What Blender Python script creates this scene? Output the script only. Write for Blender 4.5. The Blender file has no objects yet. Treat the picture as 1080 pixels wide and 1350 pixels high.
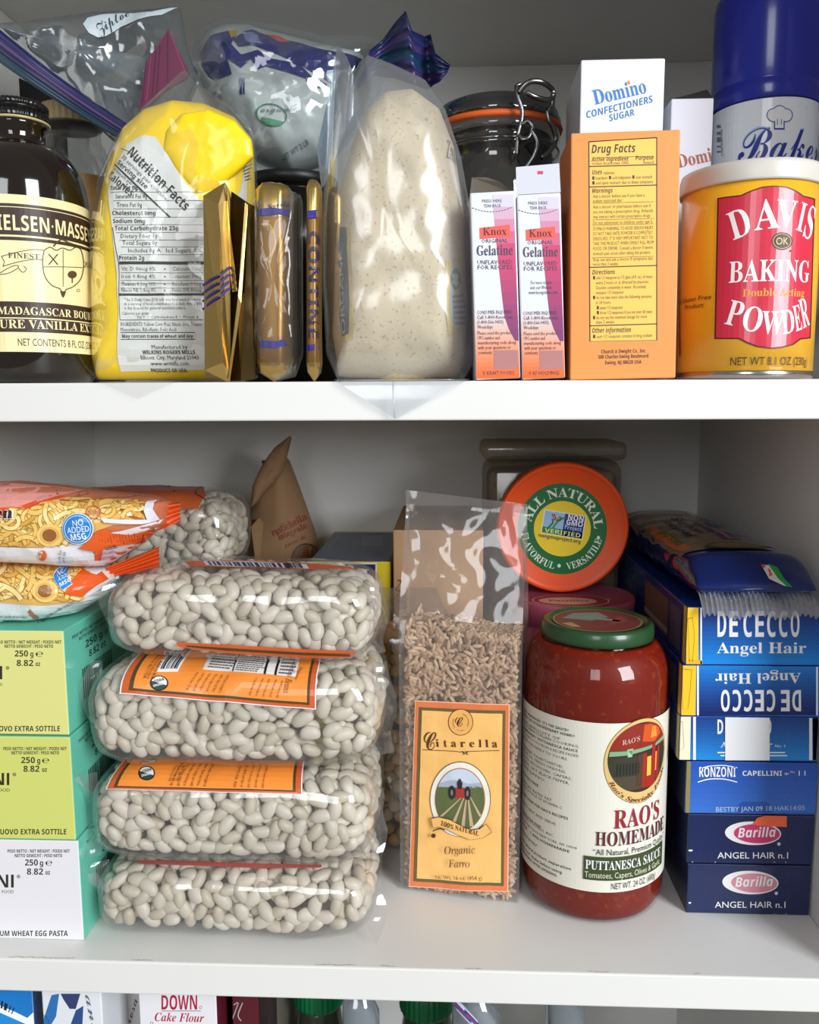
import bpy, bmesh, math, random
import numpy as np
from mathutils import Vector, Matrix, noise
from mathutils.bvhtree import BVHTree
from mathutils.geometry import tessellate_polygon

SC = bpy.context.scene
COL = SC.collection
rad = math.radians

# ------------------------------------------------------------------ camera
FOC, PITCH, YAW, ROLL = 1112.6, rad(7.379), rad(2.54), rad(.243)
EYE = Vector((0, -.4129, .2983))
cd = bpy.data.cameras.new('camera')
cd.sensor_fit = 'HORIZONTAL'; cd.sensor_width = 36; cd.lens = 36 * FOC / 1080
cd.clip_start = .01; cd.clip_end = 50
cam = bpy.data.objects.new('camera', cd); COL.objects.link(cam)
cam.matrix_world = (Matrix.Translation(EYE) @ Matrix.Rotation(YAW, 4, 'Z') @ Matrix.Rotation(math.pi / 2 - PITCH, 4, 'X')
                    @ Matrix.Rotation(-ROLL, 4, 'Z'))
SC.camera = cam
VS = SC.view_settings
VS.view_transform = 'Standard'; VS.look = 'None'; VS.gamma = 1; VS.use_curve_mapping = False
VS.exposure = 0.08
SC.cycles.transparent_max_bounces = 32
SC.cycles.max_bounces = 10

# ------------------------------------------------------------------ daylight: the room behind the camera and its two windows
W = bpy.data.worlds.new('room'); SC.world = W; W.use_nodes = True
W.node_tree.nodes['Background'].inputs[0].default_value = (1.0, .95, .90, 1)
W.node_tree.nodes['Background'].inputs[1].default_value = .23

def window_light(name, loc, aim, w, h, power, col):
    l = bpy.data.lights.new(name, 'AREA'); l.shape = 'RECTANGLE'; l.size = w; l.size_y = h
    l.energy = power; l.color = col
    o = bpy.data.objects.new(name, l); COL.objects.link(o); o.location = loc
    o.rotation_euler = (Vector(aim) - Vector(loc)).to_track_quat('-Z', 'Y').to_euler()
window_light('window_daylight', (-.38, -2.3, .95), (0, 0, .28), .62, 1.1, 13, (.94, .97, 1))
window_light('window_daylight', (1.75, -1.95, 1.05), (0, 0, .28), 1.0, 1.5, 92, (.93, .97, 1))

# ------------------------------------------------------------------ sight lines: where a pixel of the photo meets a plane of the cupboard
def ray(px, py):
    u, v = px - 540, 675 - py
    c, s = math.cos(-ROLL), math.sin(-ROLL)
    u, v = u * c - v * s, u * s + v * c
    x, u2 = u / FOC, v / FOC
    y = math.cos(PITCH) + u2 * math.sin(PITCH); z = -math.sin(PITCH) + u2 * math.cos(PITCH)
    return Vector((x * math.cos(YAW) - y * math.sin(YAW), x * math.sin(YAW) + y * math.cos(YAW), z))
def aty(px, py, y):
    d = ray(px, py); return EYE + d * ((y - EYE.y) / d.y)
def atz(px, py, z):
    d = ray(px, py); return EYE + d * ((z - EYE.z) / d.z)

# ------------------------------------------------------------------ materials
def lin(c):
    return tuple(((x / 255) / 12.92 if x / 255 <= .04045 else ((x / 255 + .055) / 1.055) ** 2.4) for x in c) + (1,)
_mats = {}
def mat(rgb, rough=.5, metal=0., spec=.4, coat=0., bump=0., bscale=300., var=0., vscale=60., aniso=0.):
    key = ('m', rgb, rough, metal, spec, coat, bump, bscale, var, vscale)
    if key in _mats: return _mats[key]
    m = bpy.data.materials.new('surface_%02x%02x%02x' % tuple(int(c) for c in rgb)); m.use_nodes = True
    nt = m.node_tree; b = nt.nodes['Principled BSDF']
    b.inputs['Base Color'].default_value = lin(rgb); b.inputs['Roughness'].default_value = rough
    b.inputs['Metallic'].default_value = metal; b.inputs['Specular IOR Level'].default_value = spec
    b.inputs['Coat Weight'].default_value = coat; b.inputs['Coat Roughness'].default_value = .08
    tc = nt.nodes.new('ShaderNodeTexCoord')
    if bump:
        n = nt.nodes.new('ShaderNodeTexNoise'); n.inputs['Scale'].default_value = bscale; n.inputs['Detail'].default_value = 3
        nt.links.new(tc.outputs['Object'], n.inputs['Vector'])
        bp = nt.nodes.new('ShaderNodeBump'); bp.inputs['Strength'].default_value = bump; bp.inputs['Distance'].default_value = .001
        nt.links.new(n.outputs['Fac'], bp.inputs['Height']); nt.links.new(bp.outputs['Normal'], b.inputs['Normal'])
        if coat: nt.links.new(bp.outputs['Normal'], b.inputs['Coat Normal'])
    n2 = nt.nodes.new('ShaderNodeTexNoise'); n2.inputs['Scale'].default_value = vscale; n2.inputs['Detail'].default_value = 4
    nt.links.new(tc.outputs['Object'], n2.inputs['Vector'])
    if var:
        hs = nt.nodes.new('ShaderNodeHueSaturation'); hs.inputs['Color'].default_value = lin(rgb)
        mr = nt.nodes.new('ShaderNodeMapRange'); mr.inputs[1].default_value = .3; mr.inputs[2].default_value = .7
        mr.inputs[3].default_value = 1 - var; mr.inputs[4].default_value = 1 + var
        nt.links.new(n2.outputs['Fac'], mr.inputs[0]); nt.links.new(mr.outputs[0], hs.inputs['Value'])
        nt.links.new(hs.outputs[0], b.inputs['Base Color'])
    else:
        mr = nt.nodes.new('ShaderNodeMapRange'); mr.inputs[3].default_value = max(rough - .05, .02); mr.inputs[4].default_value = rough + .05
        nt.links.new(n2.outputs['Fac'], mr.inputs[0]); nt.links.new(mr.outputs[0], b.inputs['Roughness'])
    _mats[key] = m
    return m
def speckle(base, spots, scale, lo=.56, hi=.62, rough=.6, coat=0., bump=.0):
    """a ground colour with small spots of a second colour"""
    key = ('s', base, spots, scale, lo, rough, coat)
    if key in _mats: return _mats[key]
    m = bpy.data.materials.new('speckled_surface'); m.use_nodes = True
    nt = m.node_tree; b = nt.nodes['Principled BSDF']; b.inputs['Roughness'].default_value = rough; b.inputs['Specular IOR Level'].default_value = .15
    b.inputs['Coat Weight'].default_value = coat; b.inputs['Coat Roughness'].default_value = .05
    tc = nt.nodes.new('ShaderNodeTexCoord'); n = nt.nodes.new('ShaderNodeTexNoise'); n.inputs['Scale'].default_value = scale
    n.inputs['Detail'].default_value = 2
    r = nt.nodes.new('ShaderNodeValToRGB'); r.color_ramp.elements[0].position = lo; r.color_ramp.elements[0].color = lin(base)
    r.color_ramp.elements[1].position = hi; r.color_ramp.elements[1].color = lin(spots)
    nt.links.new(tc.outputs['Object'], n.inputs['Vector']); nt.links.new(n.outputs['Fac'], r.inputs[0]); nt.links.new(r.outputs[0], b.inputs['Base Color'])
    if bump:
        bp = nt.nodes.new('ShaderNodeBump'); bp.inputs['Strength'].default_value = bump; bp.inputs['Distance'].default_value = .001
        nt.links.new(n.outputs['Fac'], bp.inputs['Height']); nt.links.new(bp.outputs['Normal'], b.inputs['Normal'])
    _mats[key] = m
    return m
def film(tint=(245, 247, 248), rough=.07, gloss=1.0, haze=.05, hazec=(225, 228, 230), bump=.25, bscale=90., base=.02, top=.4):
    """thin clear plastic or thin glass"""
    key = ('f', tint, rough, gloss, haze, hazec, bump, bscale, base, top)
    if key in _mats: return _mats[key]
    m = bpy.data.materials.new('clear_film'); m.use_nodes = True
    nt = m.node_tree; nt.nodes.clear(); N = nt.nodes.new; L = nt.links.new
    out = N('ShaderNodeOutputMaterial'); tr = N('ShaderNodeBsdfTransparent'); tr.inputs[0].default_value = lin(tint)
    df = N('ShaderNodeBsdfDiffuse'); df.inputs[0].default_value = lin(hazec)
    gl = N('ShaderNodeBsdfGlossy'); gl.inputs['Roughness'].default_value = rough; gl.inputs[0].default_value = (1, 1, 1, 1)
    fr = N('ShaderNodeFresnel'); fr.inputs[0].default_value = 1.5
    mm = N('ShaderNodeMath'); mm.operation = 'MULTIPLY_ADD'; mm.inputs[1].default_value = gloss; mm.inputs[2].default_value = base; mm.use_clamp = True
    L(fr.outputs[0], mm.inputs[0])
    mn = N('ShaderNodeMath'); mn.operation = 'MINIMUM'; mn.inputs[1].default_value = top; L(mm.outputs[0], mn.inputs[0]); mm = mn
    m1 = N('ShaderNodeMixShader'); m1.inputs[0].default_value = haze; L(tr.outputs[0], m1.inputs[1]); L(df.outputs[0], m1.inputs[2])
    m2 = N('ShaderNodeMixShader'); L(mm.outputs[0], m2.inputs[0]); L(m1.outputs[0], m2.inputs[1]); L(gl.outputs[0], m2.inputs[2])
    L(m2.outputs[0], out.inputs[0])
    if bump:
        tc = N('ShaderNodeTexCoord'); n = N('ShaderNodeTexNoise'); n.inputs['Scale'].default_value = bscale; n.inputs['Detail'].default_value = 2
        L(tc.outputs['Object'], n.inputs['Vector'])
        bp = N('ShaderNodeBump'); bp.inputs['Strength'].default_value = bump; bp.inputs['Distance'].default_value = .003
        L(n.outputs['Fac'], bp.inputs['Height'])
        for x in (gl, fr): L(bp.outputs['Normal'], x.inputs['Normal'])
    _mats[key] = m
    return m

# ------------------------------------------------------------------ things and parts
_mw = {}
def tag(o, label=None, cat=None, group=None, kind=None):
    if label: o['label'] = label
    if cat: o['category'] = cat
    if group: o['group'] = group
    if kind: o['kind'] = kind
    return o
def thing(name, label, cat, loc, rot=None, group=None):
    o = bpy.data.objects.new(name, None); COL.objects.link(o); o.empty_display_size = .01
    M = Matrix.Translation(loc) @ (rot.to_4x4() if rot is not None else Matrix())
    o.matrix_world = M; _mw[o.name] = M
    return tag(o, label, cat, group)
class MB:
    """collects shapes given in world coordinates; build() links them as one mesh object"""
    def __init__(s): s.v = []; s.f = []; s.m = []; s.s = []; s.mats = []
    def mi(s, m):
        if m not in s.mats: s.mats.append(m)
        return s.mats.index(m)
    def add(s, shape, m, smooth=True):
        v, f = shape; b = len(s.v); s.v += [tuple(x) for x in v]
        ms = m if isinstance(m, list) else None
        for k, q in enumerate(f):
            s.f.append(tuple(i + b for i in q)); s.m.append(s.mi(ms[k] if ms else m)); s.s.append(smooth)
        return s
    def build(s, name, parent=None, label=None, cat=None, group=None, kind=None, loc=None):
        me = bpy.data.meshes.new(name)
        if parent is not None: M = _mw[parent.name]
        else: M = Matrix.Translation(loc if loc is not None else (0, 0, 0))
        a = np.array(s.v, dtype=float); Mi = np.array(M.inverted())
        a = a @ Mi[:3, :3].T + Mi[:3, 3]
        me.from_pydata(a.tolist(), [], s.f)
        for m in s.mats: me.materials.append(m)
        me.polygons.foreach_set('material_index', s.m); me.polygons.foreach_set('use_smooth', s.s)
        me.validate(); me.update()
        o = bpy.data.objects.new(name, me); COL.objects.link(o)
        if parent is not None:
            o.parent = parent; _mw[o.name] = M.copy()
        else:
            o.location = M.translation; _mw[o.name] = M.copy()
        return tag(o, label, cat, group, kind)
    def bvh(s): return BVHTree.FromPolygons([Vector(v) for v in s.v], s.f)
def _bm_out(bm):
    bm.verts.ensure_lookup_table(); bm.verts.index_update()
    r = [v.co.copy() for v in bm.verts], [tuple(v.index for v in f.verts) for f in bm.faces]
    bm.free(); return r
def xf(shape, M): return [M @ Vector(v) for v in shape[0]], shape[1]
def rbox(x0, x1, y0, y1, z0, z1, r=.0008, seg=2):
    bm = bmesh.new(); bmesh.ops.create_cube(bm, size=1)
    for v in bm.verts: v.co = Vector(((x0 + x1) / 2 + v.co.x * (x1 - x0), (y0 + y1) / 2 + v.co.y * (y1 - y0), (z0 + z1) / 2 + v.co.z * (z1 - z0)))
    if r: bmesh.ops.bevel(bm, geom=list(bm.edges), offset=r, segments=seg, affect='EDGES', profile=.5)
    return _bm_out(bm)
def lathe(prof, cx, cy, n=64):
    v = []; f = []
    for r, z in prof:
        for k in range(n):
            a = 2 * math.pi * k / n; v.append((cx + r * math.sin(a), cy - r * math.cos(a), z))
    for i in range(len(prof) - 1):
        for k in range(n): f.append((i * n + k, i * n + (k + 1) % n, (i + 1) * n + (k + 1) % n, (i + 1) * n + k))
    if prof[0][0] > 1e-6: f.append(tuple(range(n))[::-1])
    if prof[-1][0] > 1e-6: f.append(tuple((len(prof) - 1) * n + k for k in range(n)))
    return v, f
def rib_lathe(prof, cx, cy, n, depth):
    """a lathe whose wall is ribbed: every second column is pulled in"""
    v, f = lathe(prof, cx, cy, n)
    out = []
    for i, p in enumerate(v):
        k = i % n; s = (1 - depth) if (k // 2) % 2 else 1
        out.append((cx + (p[0] - cx) * s, cy + (p[1] - cy) * s, p[2]))
    return out, f
def tube(path, r, n=10):
    path = [Vector(p) for p in path]; v = []; f = []; up = Vector((.3, .2, 1)).normalized()
    for i, p in enumerate(path):
        t = (path[min(i + 1, len(path) - 1)] - path[max(i - 1, 0)]).normalized()
        a = t.cross(up).normalized(); b = t.cross(a)
        for k in range(n):
            q = 2 * math.pi * k / n; v.append(p + (a * math.cos(q) + b * math.sin(q)) * r)
    for i in range(len(path) - 1):
        for k in range(n): f.append((i * n + k, i * n + (k + 1) % n, (i + 1) * n + (k + 1) % n, (i + 1) * n + k))
    f.append(tuple(range(n))[::-1]); f.append(tuple((len(path) - 1) * n + k for k in range(n)))
    return v, f
def smooth_path(pts, n=6):
    pts = [Vector(p) for p in pts]; out = []
    for i in range(len(pts) - 1):
        p0, p1, p2, p3 = pts[max(i - 1, 0)], pts[i], pts[i + 1], pts[min(i + 2, len(pts) - 1)]
        for k in range(n):
            t = k / n
            out.append(.5 * ((2 * p1) + (p2 - p0) * t + (2 * p0 - 5 * p1 + 4 * p2 - p3) * t * t + (3 * p1 - p0 - 3 * p2 + p3) * t ** 3))
    out.append(pts[-1]); return out
def resample(out, n):
    P = [Vector(p) for p in out]; L = [0]
    for i in range(len(P)): L.append(L[-1] + (P[(i + 1) % len(P)] - P[i]).length)
    R = []
    for k in range(n):
        d = L[-1] * k / n; i = max(j for j in range(len(P)) if L[j] <= d + 1e-12)
        t = (d - L[i]) / max(L[i + 1] - L[i], 1e-9); R.append(P[i].lerp(P[(i + 1) % len(P)], t))
    return R
def fbm(p, f, seed=0):
    q = Vector(p) * f + Vector((seed * 7.3, seed * 3.1, seed * 1.7)); return noise.noise(q) + .5 * noise.noise(q * 2.1)
def ridge(p, f, seed=0):
    return 1 - 2 * abs(noise.noise(Vector(p) * f + Vector((seed * 5.1, seed, -seed * 2.3))))
def pillow(outline, to3d, tf, tb, rings=14, n=120, e=3., q=2., crin=0., cf=60., seed=0, cen=None, flat=0):
    """a closed soft body: OUTLINE (u, v) in a plane, swelling TF in front of it and TB behind"""
    O = resample([Vector((a, b, 0)) for a, b in outline], n)
    c = Vector((sum(p.x for p in O) / n, sum(p.y for p in O) / n, 0)) if cen is None else Vector((cen[0], cen[1], 0))
    v = []; f = []; rows = []
    for side in (1, -1):
        for k in range(rings if side == 1 else rings - 1, -1, -1) if side == -1 else range(rings + 1):
            pass
    ss = [math.sin(math.pi / 2 * k / rings) for k in range(rings + 1)]      # 0 centre .. 1 rim
    def h(s): return max(0, 1 - s ** e) ** (1 / q)
    def ring(s, sg):
        b = len(v)
        for p in O:
            w = c + (p - c) * s; T = (tf if sg > 0 else tb)
            cr = crin * (ridge((w.x, w.y, sg * .05), cf, seed) + .6 * fbm((w.x, w.y, sg * .1), cf * 2.2, seed)) * (1 - s ** 6)
            v.append(to3d(w.x, w.y, sg * (T * h(s) + cr)))
        return b
    F = [ring(s, 1) for s in ss[1:]]; B = [ring(s, -1) for s in ss[1:-1]] + [F[-1]]
    v.append(to3d(c.x, c.y, tf)); cf_ = len(v) - 1; v.append(to3d(c.x, c.y, -tb)); cb_ = len(v) - 1
    for i in range(n):
        j = (i + 1) % n
        f.append((cf_, F[0] + i, F[0] + j)); f.append((cb_, B[0] + j, B[0] + i))
        for a in range(len(F) - 1): f.append((F[a] + i, F[a + 1] + i, F[a + 1] + j, F[a] + j))
        for a in range(len(B) - 1): f.append((B[a] + j, B[a + 1] + j, B[a + 1] + i, B[a] + i))
    return v, f
def sheet(fn, nu, nv):
    v = [fn(i / nu, j / nv) for j in range(nv + 1) for i in range(nu + 1)]
    f = [(j * (nu + 1) + i, j * (nu + 1) + i + 1, (j + 1) * (nu + 1) + i + 1, (j + 1) * (nu + 1) + i) for j in range(nv) for i in range(nu)]
    return v, f
def slab(pts, off):
    """a flat polygon of world points with thickness OFF (a vector)"""
    n = len(pts); P = [Vector(p) for p in pts]; v = P + [p + Vector(off) for p in P]
    tri = tessellate_polygon([P])
    f = [tuple(t) for t in tri] + [tuple(i + n for i in t[::-1]) for t in tri] + [(i, (i + 1) % n, n + (i + 1) % n, n + i) for i in range(n)]
    return v, f

# ------------------------------------------------------------------ print: lettering and pictures laid on a surface
class Plane:
    curved = False
    def __init__(s, o, U, V, N=None):
        s.o, s.U, s.V = Vector(o), Vector(U).normalized(), Vector(V).normalized(); s.N = Vector(N) if N is not None else s.U.cross(s.V)
        s.N.normalize(); s.V = (s.V - s.U * s.V.dot(s.U)).normalized()
    def uv(s, px, py):
        d = ray(px, py); t = (s.o - EYE).dot(s.N) / d.dot(s.N); p = EYE + d * t - s.o
        return p.dot(s.U), p.dot(s.V)
    def pos(s, u, v, l): return s.o + s.U * u + s.V * v + s.N * l
class Cyl:
    curved = True; step = .0025
    def __init__(s, cx, cy, R): s.cx, s.cy, s.R = cx, cy, R
    def uv(s, px, py):
        d = ray(px, py); ox, oy = EYE.x - s.cx, EYE.y - s.cy
        a = d.x ** 2 + d.y ** 2; b = 2 * (ox * d.x + oy * d.y); c = ox * ox + oy * oy - s.R ** 2
        D = max(b * b - 4 * a * c, 0); t = (-b - math.sqrt(D)) / (2 * a); p = EYE + d * t
        return math.atan2(p.x - s.cx, s.cy - p.y) * s.R, p.z
    def pos(s, u, v, l):
        a = u / s.R; return Vector((s.cx + (s.R + l) * math.sin(a), s.cy - (s.R + l) * math.cos(a), v))
class Drape:
    curved = True; step = .004
    def __init__(s, bvh, o, U, V, N, step=.004):
        s.b, s.o, s.U, s.V, s.N, s.step = bvh, Vector(o), Vector(U).normalized(), Vector(V).normalized(), Vector(N).normalized(), step
    def uv(s, px, py):
        d = ray(px, py); h = s.b.ray_cast(EYE, d)[0]
        if h is None: h = EYE + d * ((s.o - EYE).dot(s.N) / d.dot(s.N))
        return (h - s.o).dot(s.U), (h - s.o).dot(s.V)
    def pos(s, u, v, l):
        p = s.o + s.U * u + s.V * v
        h = s.b.ray_cast(p + s.N * .15, -s.N)[0]
        if h is None: h = s.b.find_nearest(p)[0]
        return h + s.N * (l * 3.5 + .0004)
_tc = bpy.data.curves.new('lettering', 'FONT'); _to = bpy.data.objects.new('lettering', _tc); COL.objects.link(_to)
_tx = {}
def _style(ch, st):
    A, a, d = {'b': (0x1D5D4, 0x1D5EE, 0x1D7EC), 'i': (0x1D608, 0x1D622, None), 'bi': (0x1D63C, 0x1D656, 0x1D7EC), 'sb': (0x1D400, 0x1D41A, 0x1D7CE),
               'si': (0x1D434, 0x1D44E, None), 'sbi': (0x1D468, 0x1D482, 0x1D7CE), 'sc': (0x1D4D0, 0x1D4EA, None)}[st]
    if 'A' <= ch <= 'Z': return chr(A + ord(ch) - 65)
    if 'a' <= ch <= 'z': return 'ℎ' if (st == 'si' and ch == 'h') else chr(a + ord(ch) - 97)
    if '0' <= ch <= '9' and d: return chr(d + ord(ch) - 48)
    return ch
def glyphs(s, st='r', res=3):
    key = (s, st, res)
    if key in _tx: return _tx[key]
    _tc.body = s if st == 'r' else ''.join(_style(c, st) for c in s); _tc.resolution_u = res
    bpy.context.view_layer.update()
    m = _to.to_mesh(); n = len(m.vertices); a = np.zeros(n * 3); m.vertices.foreach_get('co', a)
    f = [tuple(p.vertices) for p in m.polygons]; _to.to_mesh_clear()
    _tx[key] = (a.reshape(-1, 3)[:, :2].copy() if n else np.zeros((0, 2)), f)
    return _tx[key]
_cap = {}
def cap(st):
    if st not in _cap: _cap[st] = glyphs('H', st)[0][:, 1].max()
    return _cap[st]
EPS = 6e-5
class Art:
    def __init__(s, surf): s.S = surf; s.bm = bmesh.new(); s.mats = []; s.l = 1; s.lay = 1
    def up(s, k=1): s.l += k; return s
    def put(s, uv, faces, m):
        if m not in s.mats: s.mats.append(m)
        i = s.mats.index(m); z = s.l * EPS
        vs = [s.bm.verts.new((float(a), float(b), z)) for a, b in uv]
        for q in faces:
            try: fc = s.bm.faces.new([vs[k] for k in q]); fc.material_index = i
            except ValueError: pass
        return s
    def poly(s, px, m):
        uv = [s.S.uv(*p) for p in px]; return s.polyuv(uv, m)
    def polyuv(s, uv, m):
        return s.put(uv, tessellate_polygon([[Vector((a, b, 0)) for a, b in uv]]), m)
    def rect(s, x0, y0, x1, y1, m): return s.poly([(x0, y1), (x1, y1), (x1, y0), (x0, y0)], m)
    def ell(s, cx, cy, rx, ry, m, rot=0, n=40, a0=0, a1=360, hole=0):
        c, d = math.cos(rad(rot)), math.sin(rad(rot)); P = []; Q = []
        full = abs(a1 - a0) >= 360
        for k in range(n if full else n + 1):
            t = rad(a0 + (a1 - a0) * k / n); x, y = rx * math.cos(t), -ry * math.sin(t)
            P.append((cx + x * c - y * d, cy + x * d + y * c)); x *= hole; y *= hole; Q.append((cx + x * c - y * d, cy + x * d + y * c))
        if not hole: return s.poly(P, m)
        k = len(P); uv = [s.S.uv(*p) for p in P + Q]
        return s.put(uv, [(i, (i + 1) % k, k + (i + 1) % k, k + i) for i in range(k if full else k - 1)], m)
    def stroke(s, px, w, m):
        P = [Vector((p[0], p[1])) for p in px]; A = []
        for i, p in enumerate(P):
            t = (P[min(i + 1, len(P) - 1)] - P[max(i - 1, 0)]).normalized(); nn = Vector((-t.y, t.x)) * w / 2
            A += [p + nn, p - nn]
        uv = [s.S.uv(p.x, p.y) for p in A]
        return s.put(uv, [(2 * i, 2 * i + 1, 2 * i + 3, 2 * i + 2) for i in range(len(P) - 1)], m)
    def curve(s, px, w, m, n=5): return s.stroke([(p.x, p.y) for p in smooth_path([(a, b, 0) for a, b in px], n)], w, m)
    def frame(s, pts, w, m): return s.stroke(list(pts) + [pts[0], pts[1]], w, m)
    def grad(s, q, c0, c1, n=12, **k):
        """printed colour blend from the edge q0-q1 to the edge q3-q2"""
        for i in range(n):
            a, b = i / n, (i + 1) / n; L = lambda p, r, t: (p[0] + (r[0] - p[0]) * t, p[1] + (r[1] - p[1]) * t)
            c = tuple(int(c0[j] + (c1[j] - c0[j]) * (a + b) / 2) for j in range(3))
            s.poly([L(q[0], q[3], a), L(q[1], q[2], a), L(q[1], q[2], b), L(q[0], q[3], b)], mat(c, **k))
        return s
    def text(s, t, st, p0, p1, h, m, skew=0., res=3):
        """lettering whose baseline runs from pixel P0 to pixel P1, capitals H pixels tall"""
        a = Vector(s.S.uv(*p0)); b = Vector(s.S.uv(*p1)); d = b - a
        px = math.hypot(p1[0] - p0[0], p1[1] - p0[1]); nx, ny = -(p1[1] - p0[1]) / px, (p1[0] - p0[0]) / px
        e = Vector(s.S.uv((p0[0] + p1[0]) / 2 - nx * h, (p0[1] + p1[1]) / 2 - ny * h)) - (a + b) / 2 if not s.S.curved else None
        if e is None:
            mid = ((p0[0] + p1[0]) / 2, (p0[1] + p1[1]) / 2); c0 = Vector(s.S.uv(*mid)); c1 = Vector(s.S.uv(mid[0] - nx * h, mid[1] - ny * h))
            e = Vector((-d.y, d.x)).normalized() * (c1 - c0).length
        return s.uvtext(t, st, a, b, e, m, skew, res)
    def uvtext(s, t, st, a, b, e, m, skew=0., res=3):
        g, f = glyphs(t, st, res)
        if not len(g): return s
        x0, x1 = g[:, 0].min(), g[:, 0].max(); H = cap(st); d = Vector(b) - Vector(a); e = Vector(e)
        X = (g[:, 0] - x0) / (x1 - x0); Y = g[:, 1] / H; X = X + Y * skew
        return s.put(np.stack([a[0] + X * d.x + Y * e.x, a[1] + X * d.y + Y * e.y], 1), f, m)
    def cyltext(s, t, st, x0, x1, pv, h, m, skew=0., res=3, u0=None):
        """level lettering round a cylinder, between the pixel columns x0 and x1, baseline at the height of pixel PV"""
        u, v = s.S.uv(*pv); v1 = s.S.uv(pv[0], pv[1] - h)[1]
        a = (s.S.uv(x0, pv[1])[0] if u0 is None else u0, v); b = (s.S.uv(x1, pv[1])[0], v)
        return s.uvtext(t, st, a, b, (0, v1 - v), m, skew, res)
    def arc(s, t, st, c, r, mid, span, h, m, inside=False, squash=1.):
        """lettering round a circle (pixels); MID and SPAN in degrees, counter-clockwise from the right"""
        g, f = glyphs(t, st, 3); x0, x1 = g[:, 0].min(), g[:, 0].max(); H = cap(st); P = []
        for x, y in g:
            q = (x - x0) / (x1 - x0) - .5; yy = y / H * h
            if inside: A = rad(mid + q * span); R = r - yy
            else: A = rad(mid - q * span); R = r + yy
            P.append(s.S.uv(c[0] + R * math.cos(A), c[1] - R * math.sin(A) * squash))
        return s.put(P, f, m)
    def bars(s, q, m, seed=1, n=28):
        """a barcode filling the quad q0 q1 q2 q3 (bars run from edge q0-q1 to edge q3-q2)"""
        R = random.Random(seed); t = 0; L = lambda p, r, k: (p[0] + (r[0] - p[0]) * k, p[1] + (r[1] - p[1]) * k)
        while t < 1:
            w = R.choice((.5, 1, 1, 1.6)) / n
            if t + w > 1: break
            s.poly([L(q[0], q[1], t), L(q[0], q[1], t + w), L(q[3], q[2], t + w), L(q[3], q[2], t)], m); t += w + R.choice((.5, .8, 1.2)) / n
        return s
    def lines(s, q, n, m, seed=2, th=.5, words=True):
        """a block of very small print: N rows of word-long dashes in the quad q0 q1 q2 q3"""
        R = random.Random(seed); L = lambda p, r, k: (p[0] + (r[0] - p[0]) * k, p[1] + (r[1] - p[1]) * k)
        for i in range(n):
            a, b = (i + .5 - th / 2) / n, (i + .5 + th / 2) / n; x = 0; end = R.uniform(.75, 1)
            while x < end:
                w = min(R.uniform(.04, .14), 1 - x)
                c = [L(L(q[0], q[3], k), L(q[1], q[2], k), j) for k, j in ((a, x), (a, x + w), (b, x + w), (b, x))]; s.poly(c, m); x += w + .025
        return s
    def shape(s):
        bm = s.bm
        if s.S.curved and bm.verts:
            bm.verts.ensure_lookup_table()
            for ax in ((0,) if isinstance(s.S, Cyl) else (0, 1)):
                lo = min(v.co[ax] for v in bm.verts); hi = max(v.co[ax] for v in bm.verts); t = lo + s.S.step
                no = Vector((1, 0, 0)) if ax == 0 else Vector((0, 1, 0))
                while t < hi:
                    bmesh.ops.bisect_plane(bm, geom=list(bm.verts) + list(bm.edges) + list(bm.faces), plane_co=no * t, plane_no=no, dist=1e-7)
                    t += s.S.step
        if getattr(s.S, 'lim', None):
            w, h = s.S.lim
            for co, no in (((.0003, 0, 0), (-1, 0, 0)), ((w - .0003, 0, 0), (1, 0, 0)), ((0, .0003, 0), (0, -1, 0)), ((0, h - .0003, 0), (0, 1, 0))):
                bmesh.ops.bisect_plane(bm, geom=list(bm.verts) + list(bm.edges) + list(bm.faces), plane_co=co, plane_no=no, dist=1e-7, clear_outer=True)
        bm.verts.index_update(); bm.verts.ensure_lookup_table()
        v = [s.S.pos(p.co.x, p.co.y, p.co.z) for p in bm.verts]
        f = [tuple(q.index for q in fc.verts) for fc in bm.faces]; ms = [s.mats[fc.material_index] for fc in bm.faces]
        # printed faces look outward
        out = []
        for q, fc in zip(f, bm.faces):
            out.append(q if fc.normal.z >= 0 else q[::-1])
        bm.free(); return v, out, ms
    def build(s, name, parent, label=None):
        v, f, ms = s.shape(); b = MB(); b.add((v, f), ms, False); return b.build(name, parent, label)
    def into(s, mb):
        v, f, ms = s.shape(); mb.add((v, f), ms, False); return mb

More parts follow.
